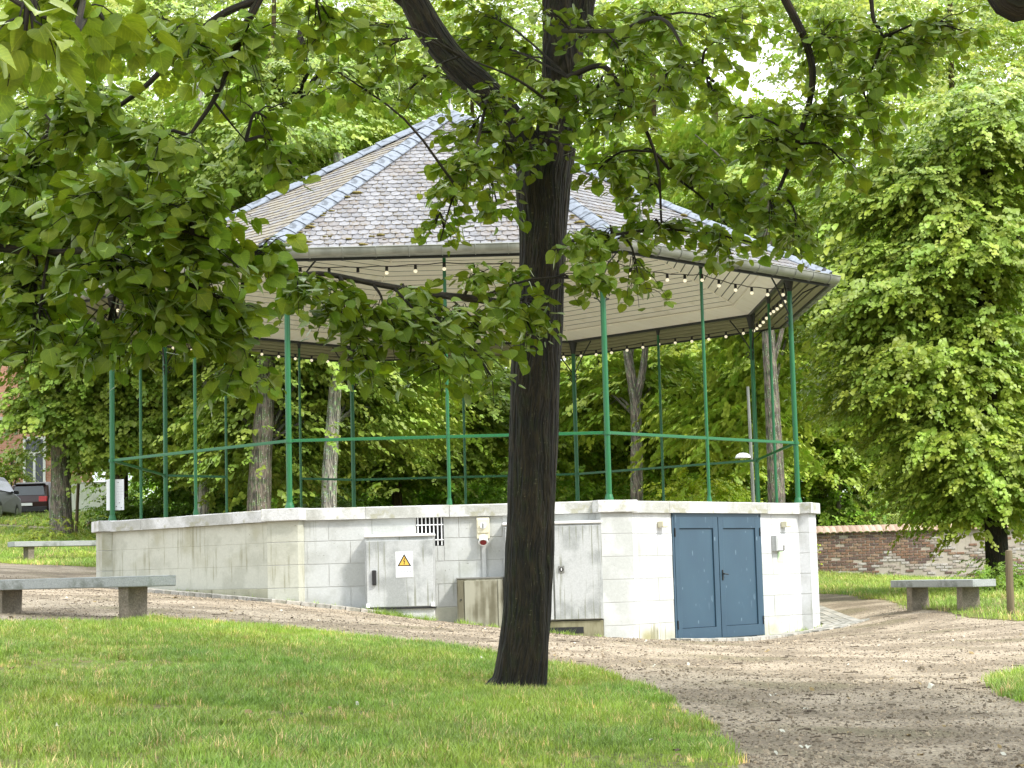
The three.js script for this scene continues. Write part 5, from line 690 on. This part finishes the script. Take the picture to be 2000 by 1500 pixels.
{
  const D = 14, g = group('linden_tree', V(at(1016, 1342, D).x, H(at(1016, 1342, D).x, -D), -D)); tag(g, 'dark trunked linden in the centre foreground, forking before the bandstand roof', 'tree'); const b0 = g.position;
  const prof = [[1012, 1356, 72], [1014, 1346, 61], [1017, 1332, 54], [1022, 1290, 50], [1030, 1200, 47], [1036, 1050, 46], [1042, 875, 48], [1048, 700, 46.5], [1056, 560, 44], [1061, 450, 46], [1063, 350, 53], [1072, 285, 52]];
  const c = new THREE.CatmullRomCurve3(prof.map(([x, y, w]) => V(x, y, w))), N = 150, tp = [], tr = []; for (let i = 0; i <= N; i++) { const q = c.getPoint(i / N); tp.push(at(q.x, q.y, D).sub(b0)); tr.push(q.z * D / F); } tp.unshift(tp[0].clone().add(V(0, -0.25, 0))); tr.unshift(tr[0] * 1.1);
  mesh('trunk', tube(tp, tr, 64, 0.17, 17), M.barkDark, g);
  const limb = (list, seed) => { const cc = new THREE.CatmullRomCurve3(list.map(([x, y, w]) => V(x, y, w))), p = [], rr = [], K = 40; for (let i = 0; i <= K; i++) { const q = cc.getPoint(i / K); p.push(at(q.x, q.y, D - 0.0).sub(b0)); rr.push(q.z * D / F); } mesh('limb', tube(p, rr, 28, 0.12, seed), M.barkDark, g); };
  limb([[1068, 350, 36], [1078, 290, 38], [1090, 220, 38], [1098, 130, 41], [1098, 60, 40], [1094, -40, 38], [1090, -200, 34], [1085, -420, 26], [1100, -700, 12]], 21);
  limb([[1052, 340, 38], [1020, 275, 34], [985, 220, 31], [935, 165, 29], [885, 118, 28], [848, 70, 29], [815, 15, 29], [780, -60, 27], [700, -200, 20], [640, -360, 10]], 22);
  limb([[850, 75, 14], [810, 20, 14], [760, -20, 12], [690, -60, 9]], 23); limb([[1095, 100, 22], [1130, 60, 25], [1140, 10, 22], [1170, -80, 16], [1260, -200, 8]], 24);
  const BR = [{ p: [[1040, 600, 13.9], [985, 592, 13.2], [920, 583, 12.4], [850, 575, 11.8], [740, 556, 11.2], [620, 534, 10.7], [560, 545, 10.4]], r: 0.034 }, { p: [[1240, -60, 13.6], [1400, -90, 13.2], [1500, -50, 13], [1545, 22, 13], [1575, 85, 13], [1587, 140, 13], [1583, 190, 13], [1560, 270, 13], [1540, 325, 13], [1518, 378, 13]], r: 0.04 }, { p: [[1560, -60, 12.8], [1690, -30, 12.8], [1707, 40, 12.8], [1722, 66, 12.8], [1710, 120, 12.8], [1688, 158, 12.8]], r: 0.02 }, { p: [[1110, 150, 13.6], [1180, 130, 13.3], [1225, 195, 13.2], [1262, 255, 13.2], [1284, 320, 13.2], [1292, 436, 13.2]], r: 0.024 }, { p: [[1282, 300, 13.2], [1320, 345, 13.3], [1370, 385, 13.4], [1420, 440, 13.5]], r: 0.013 }, { p: [[950, 200, 13.5], [925, 300, 12.9], [885, 385, 12.6], [860, 470, 12.5]], r: 0.014 }, { p: [[1100, 480, 13.7], [1120, 470, 13.1], [1180, 462, 13.1], [1290, 448, 13.4], [1420, 462, 13.5], [1490, 480, 13.5]], r: 0.016 }, { p: [[1110, 240, 13.6], [1060, 190, 13], [1000, 150, 12.8], [900, 110, 12.9]], r: 0.016 }, { p: [[1100, 60, 13.4], [1200, 60, 12.5], [1300, 40, 11.4], [1345, 110, 11.1], [1395, 160, 11]], r: 0.018 }];
  const CL = [[600, 575, 80, 45, 10.5, 66], [680, 615, 75, 50, 10.8, 84], [760, 650, 80, 55, 11, 98], [850, 635, 80, 55, 11.3, 98], [935, 640, 70, 55, 11.8, 84], [720, 715, 55, 40, 10.8, 42], [870, 715, 80, 45, 11.2, 63], [960, 735, 38, 38, 11.4, 28], [1000, 600, 45, 45, 12.6, 42], [930, 540, 80, 26, 12.2, 56, 0.1], [1040, 650, 40, 40, 12.8, 21, 0.11], [1020, 540, 40, 40, 13, 28], [930, 90, 90, 60, 14.9, 84], [860, 150, 90, 70, 14.9, 60], [930, 20, 90, 40, 14.9, 60], [740, 85, 70, 70, 12.5, 56], [800, 175, 60, 45, 13, 30], [920, 260, 60, 45, 13.4, 56], [925, 330, 75, 60, 12.6, 70], [885, 385, 55, 40, 12.5, 35], [850, 440, 60, 30, 12.5, 28, 0.095], [1050, 235, 80, 50, 13, 45], [1160, 195, 70, 65, 13.4, 77], [1010, 120, 80, 70, 14.8, 60], [1170, 60, 80, 60, 13.6, 60], [1060, 30, 50, 30, 13.2, 18], [1220, 115, 85, 75, 12.9, 77], [1200, 225, 75, 55, 13, 63],
    [1285, 180, 45, 55, 11, 28], [1330, 140, 38, 50, 11, 28], [1400, 110, 50, 40, 11, 28], [1390, 190, 30, 40, 11, 17], [1300, 45, 110, 50, 12, 63], [1450, 50, 80, 45, 12.3, 42], [1500, 285, 100, 60, 13, 84], [1600, 240, 85, 75, 13, 84], [1690, 170, 85, 65, 12.8, 77], [1610, 80, 95, 65, 13, 77], [1760, 90, 105, 70, 12.8, 91], [1880, 60, 90, 60, 12.6, 63], [1650, 320, 85, 38, 13, 49], [1430, 385, 75, 45, 13.2, 49], [1330, 300, 75, 55, 13.4, 49], [1250, 380, 65, 55, 13.3, 42], [1520, 430, 65, 55, 13, 56], [1290, 450, 115, 36, 13.4, 77], [1420, 470, 85, 45, 13.5, 63], [1200, 470, 75, 40, 13.1, 56], [1250, 560, 48, 28, 13.1, 35, 0.095], [1560, 465, 45, 38, 13, 35], [960, 200, 60, 50, 13.3, 50], [1000, 300, 55, 60, 13.2, 50], [900, 320, 60, 60, 13, 45], [970, 395, 50, 35, 13, 30], [1075, 175, 60, 45, 13.2, 45], [1050, 300, 60, 35, 13.3, 30], [1170, 330, 60, 50, 13.3, 40], [1230, 320, 60, 40, 13.4, 35], [1380, 330, 70, 50, 13.3, 45], [660, 140, 60, 60, 12, 35], [690, 40, 70, 45, 12, 45], [1040, 610, 45, 60, 13, 30], [800, 590, 70, 30, 11.4, 40], [1155, 545, 45, 40, 12.3, 42], [1125, 480, 38, 38, 12.5, 28], [1450, 230, 60, 50, 13, 28], [1720, 250, 60, 40, 13, 35]];
  foliage(g, 211, BR, CL, 1.05, 220); canopy(g, 213, 1200, [0.2, 10, -13.4], 5.2, 3.6, 4.6, 0.5);
}
{
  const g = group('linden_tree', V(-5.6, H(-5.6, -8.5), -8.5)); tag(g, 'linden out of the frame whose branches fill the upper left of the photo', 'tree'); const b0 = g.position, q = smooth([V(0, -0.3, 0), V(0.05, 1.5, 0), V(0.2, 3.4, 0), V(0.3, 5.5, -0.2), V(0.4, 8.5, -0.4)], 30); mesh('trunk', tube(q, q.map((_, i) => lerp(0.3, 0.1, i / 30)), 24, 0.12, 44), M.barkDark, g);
  const lim = smooth([V(0.15, 2.9, 0), V(1.2, 3.3, -0.3), V(2.4, 3.6, -0.5), V(4.0, 3.7, -0.6)], 20); mesh('limb', tube(lim, lim.map((_, i) => lerp(0.11, 0.03, i / 20)), 12, 0.1), M.barkDark, g);
  const BR = [{ p: [[560, -120, 9], [505, 0, 9], [470, 70, 9], [440, 150, 9], [415, 200, 9], [370, 265, 9]], r: 0.026 }, { p: [[500, 0, 9], [430, 30, 9], [340, 112, 9.1], [270, 180, 9.2], [180, 235, 9.3], [90, 258, 9.4]], r: 0.022 }, { p: [[-120, 470, 9.4], [0, 484, 9.4], [90, 494, 9.4], [180, 490, 9.3], [260, 510, 9.2], [380, 560, 9.2], [470, 600, 9.3]], r: 0.026 }, { p: [[-80, 20, 9.6], [0, 105, 9.6], [60, 190, 9.6], [120, 260, 9.6]], r: 0.014 }, { p: [[415, 195, 9], [450, 240, 9.2], [480, 275, 9.3]], r: 0.008 }, { p: [[-60, -60, 4.6], [60, 20, 4.6], [150, 60, 4.7]], r: 0.01 }, { p: [[120, 340, 9.4], [200, 400, 9.2], [320, 440, 8.9], [420, 470, 8.8]], r: 0.014 }];
  const CL = [[50, 60, 100, 70, 4.6, 28], [140, 20, 100, 40, 5, 21], [210, 50, 120, 60, 6.6, 56], [330, 60, 115, 65, 8, 84], [470, 90, 105, 85, 9, 84], [130, 200, 130, 70, 9, 105, 0.12], [60, 330, 105, 105, 9.6, 190, 0.12], [90, 460, 115, 85, 9.6, 180, 0.12], [60, 600, 105, 75, 9.5, 150, 0.12], [70, 690, 105, 40, 9.4, 70], [210, 400, 105, 85, 8.6, 150, 0.12], [230, 540, 115, 85, 9, 150, 0.12], [300, 310, 105, 85, 9, 100, 0.12], [380, 420, 95, 65, 8.8, 120, 0.12], [390, 520, 105, 75, 9, 120, 0.12], [330, 640, 115, 55, 9.3, 140], [450, 620, 95, 55, 9.5, 125], [470, 735, 65, 32, 9.5, 45, 0.12], [520, 230, 65, 75, 9.4, 45], [570, 320, 50, 40, 9.5, 17], [630, 60, 90, 55, 10, 63], [520, 485, 65, 50, 9.3, 63], [200, 690, 80, 40, 9.4, 56], [160, 260, 110, 50, 9.2, 70, 0.12]];
  foliage(g, 311, BR, CL, 1.15, 240); canopy(g, 313, 160, [-4.6, 7.8, -8], 4.6, 3, 4.4, 0.4);
}
{
  const g = group('linden_tree', V(4.9, H(4.9, -9), -9)); tag(g, 'linden at right out of the frame, one stub limb in the top corner', 'tree'); const q = smooth([V(0, -0.3, 0), V(-0.05, 1.6, 0), V(-0.1, 3.2, 0), V(-0.3, 5.5, 0.1), V(-0.4, 8, 0.2)], 30); mesh('trunk', tube(q, q.map((_, i) => lerp(0.3, 0.1, i / 30)), 24, 0.12, 46), M.barkDark, g);
  const e = at(1962, 8, 9).sub(g.position), lim = smooth([V(-0.1, 2.8, 0), V(-0.8, 3.2, 0), e.clone().add(V(0.35, 0.12, 0)), e.clone().add(V(0.05, 0, 0)), e.clone().add(V(-0.03, 0.12, 0))], 16); mesh('limb', tube(lim, lim.map((_, i) => lerp(0.12, 0.085, i / 16)), 14, 0.15), M.barkDark, g);
  canopy(g, 413, 2400, [6.4, 8, -6.6], 4.6, 3, 4.2, 0.4);
}
scene.traverse((o) => { if (o.isMesh) o.castShadow = o.receiveShadow = true; });
renderer.render(scene, camera);
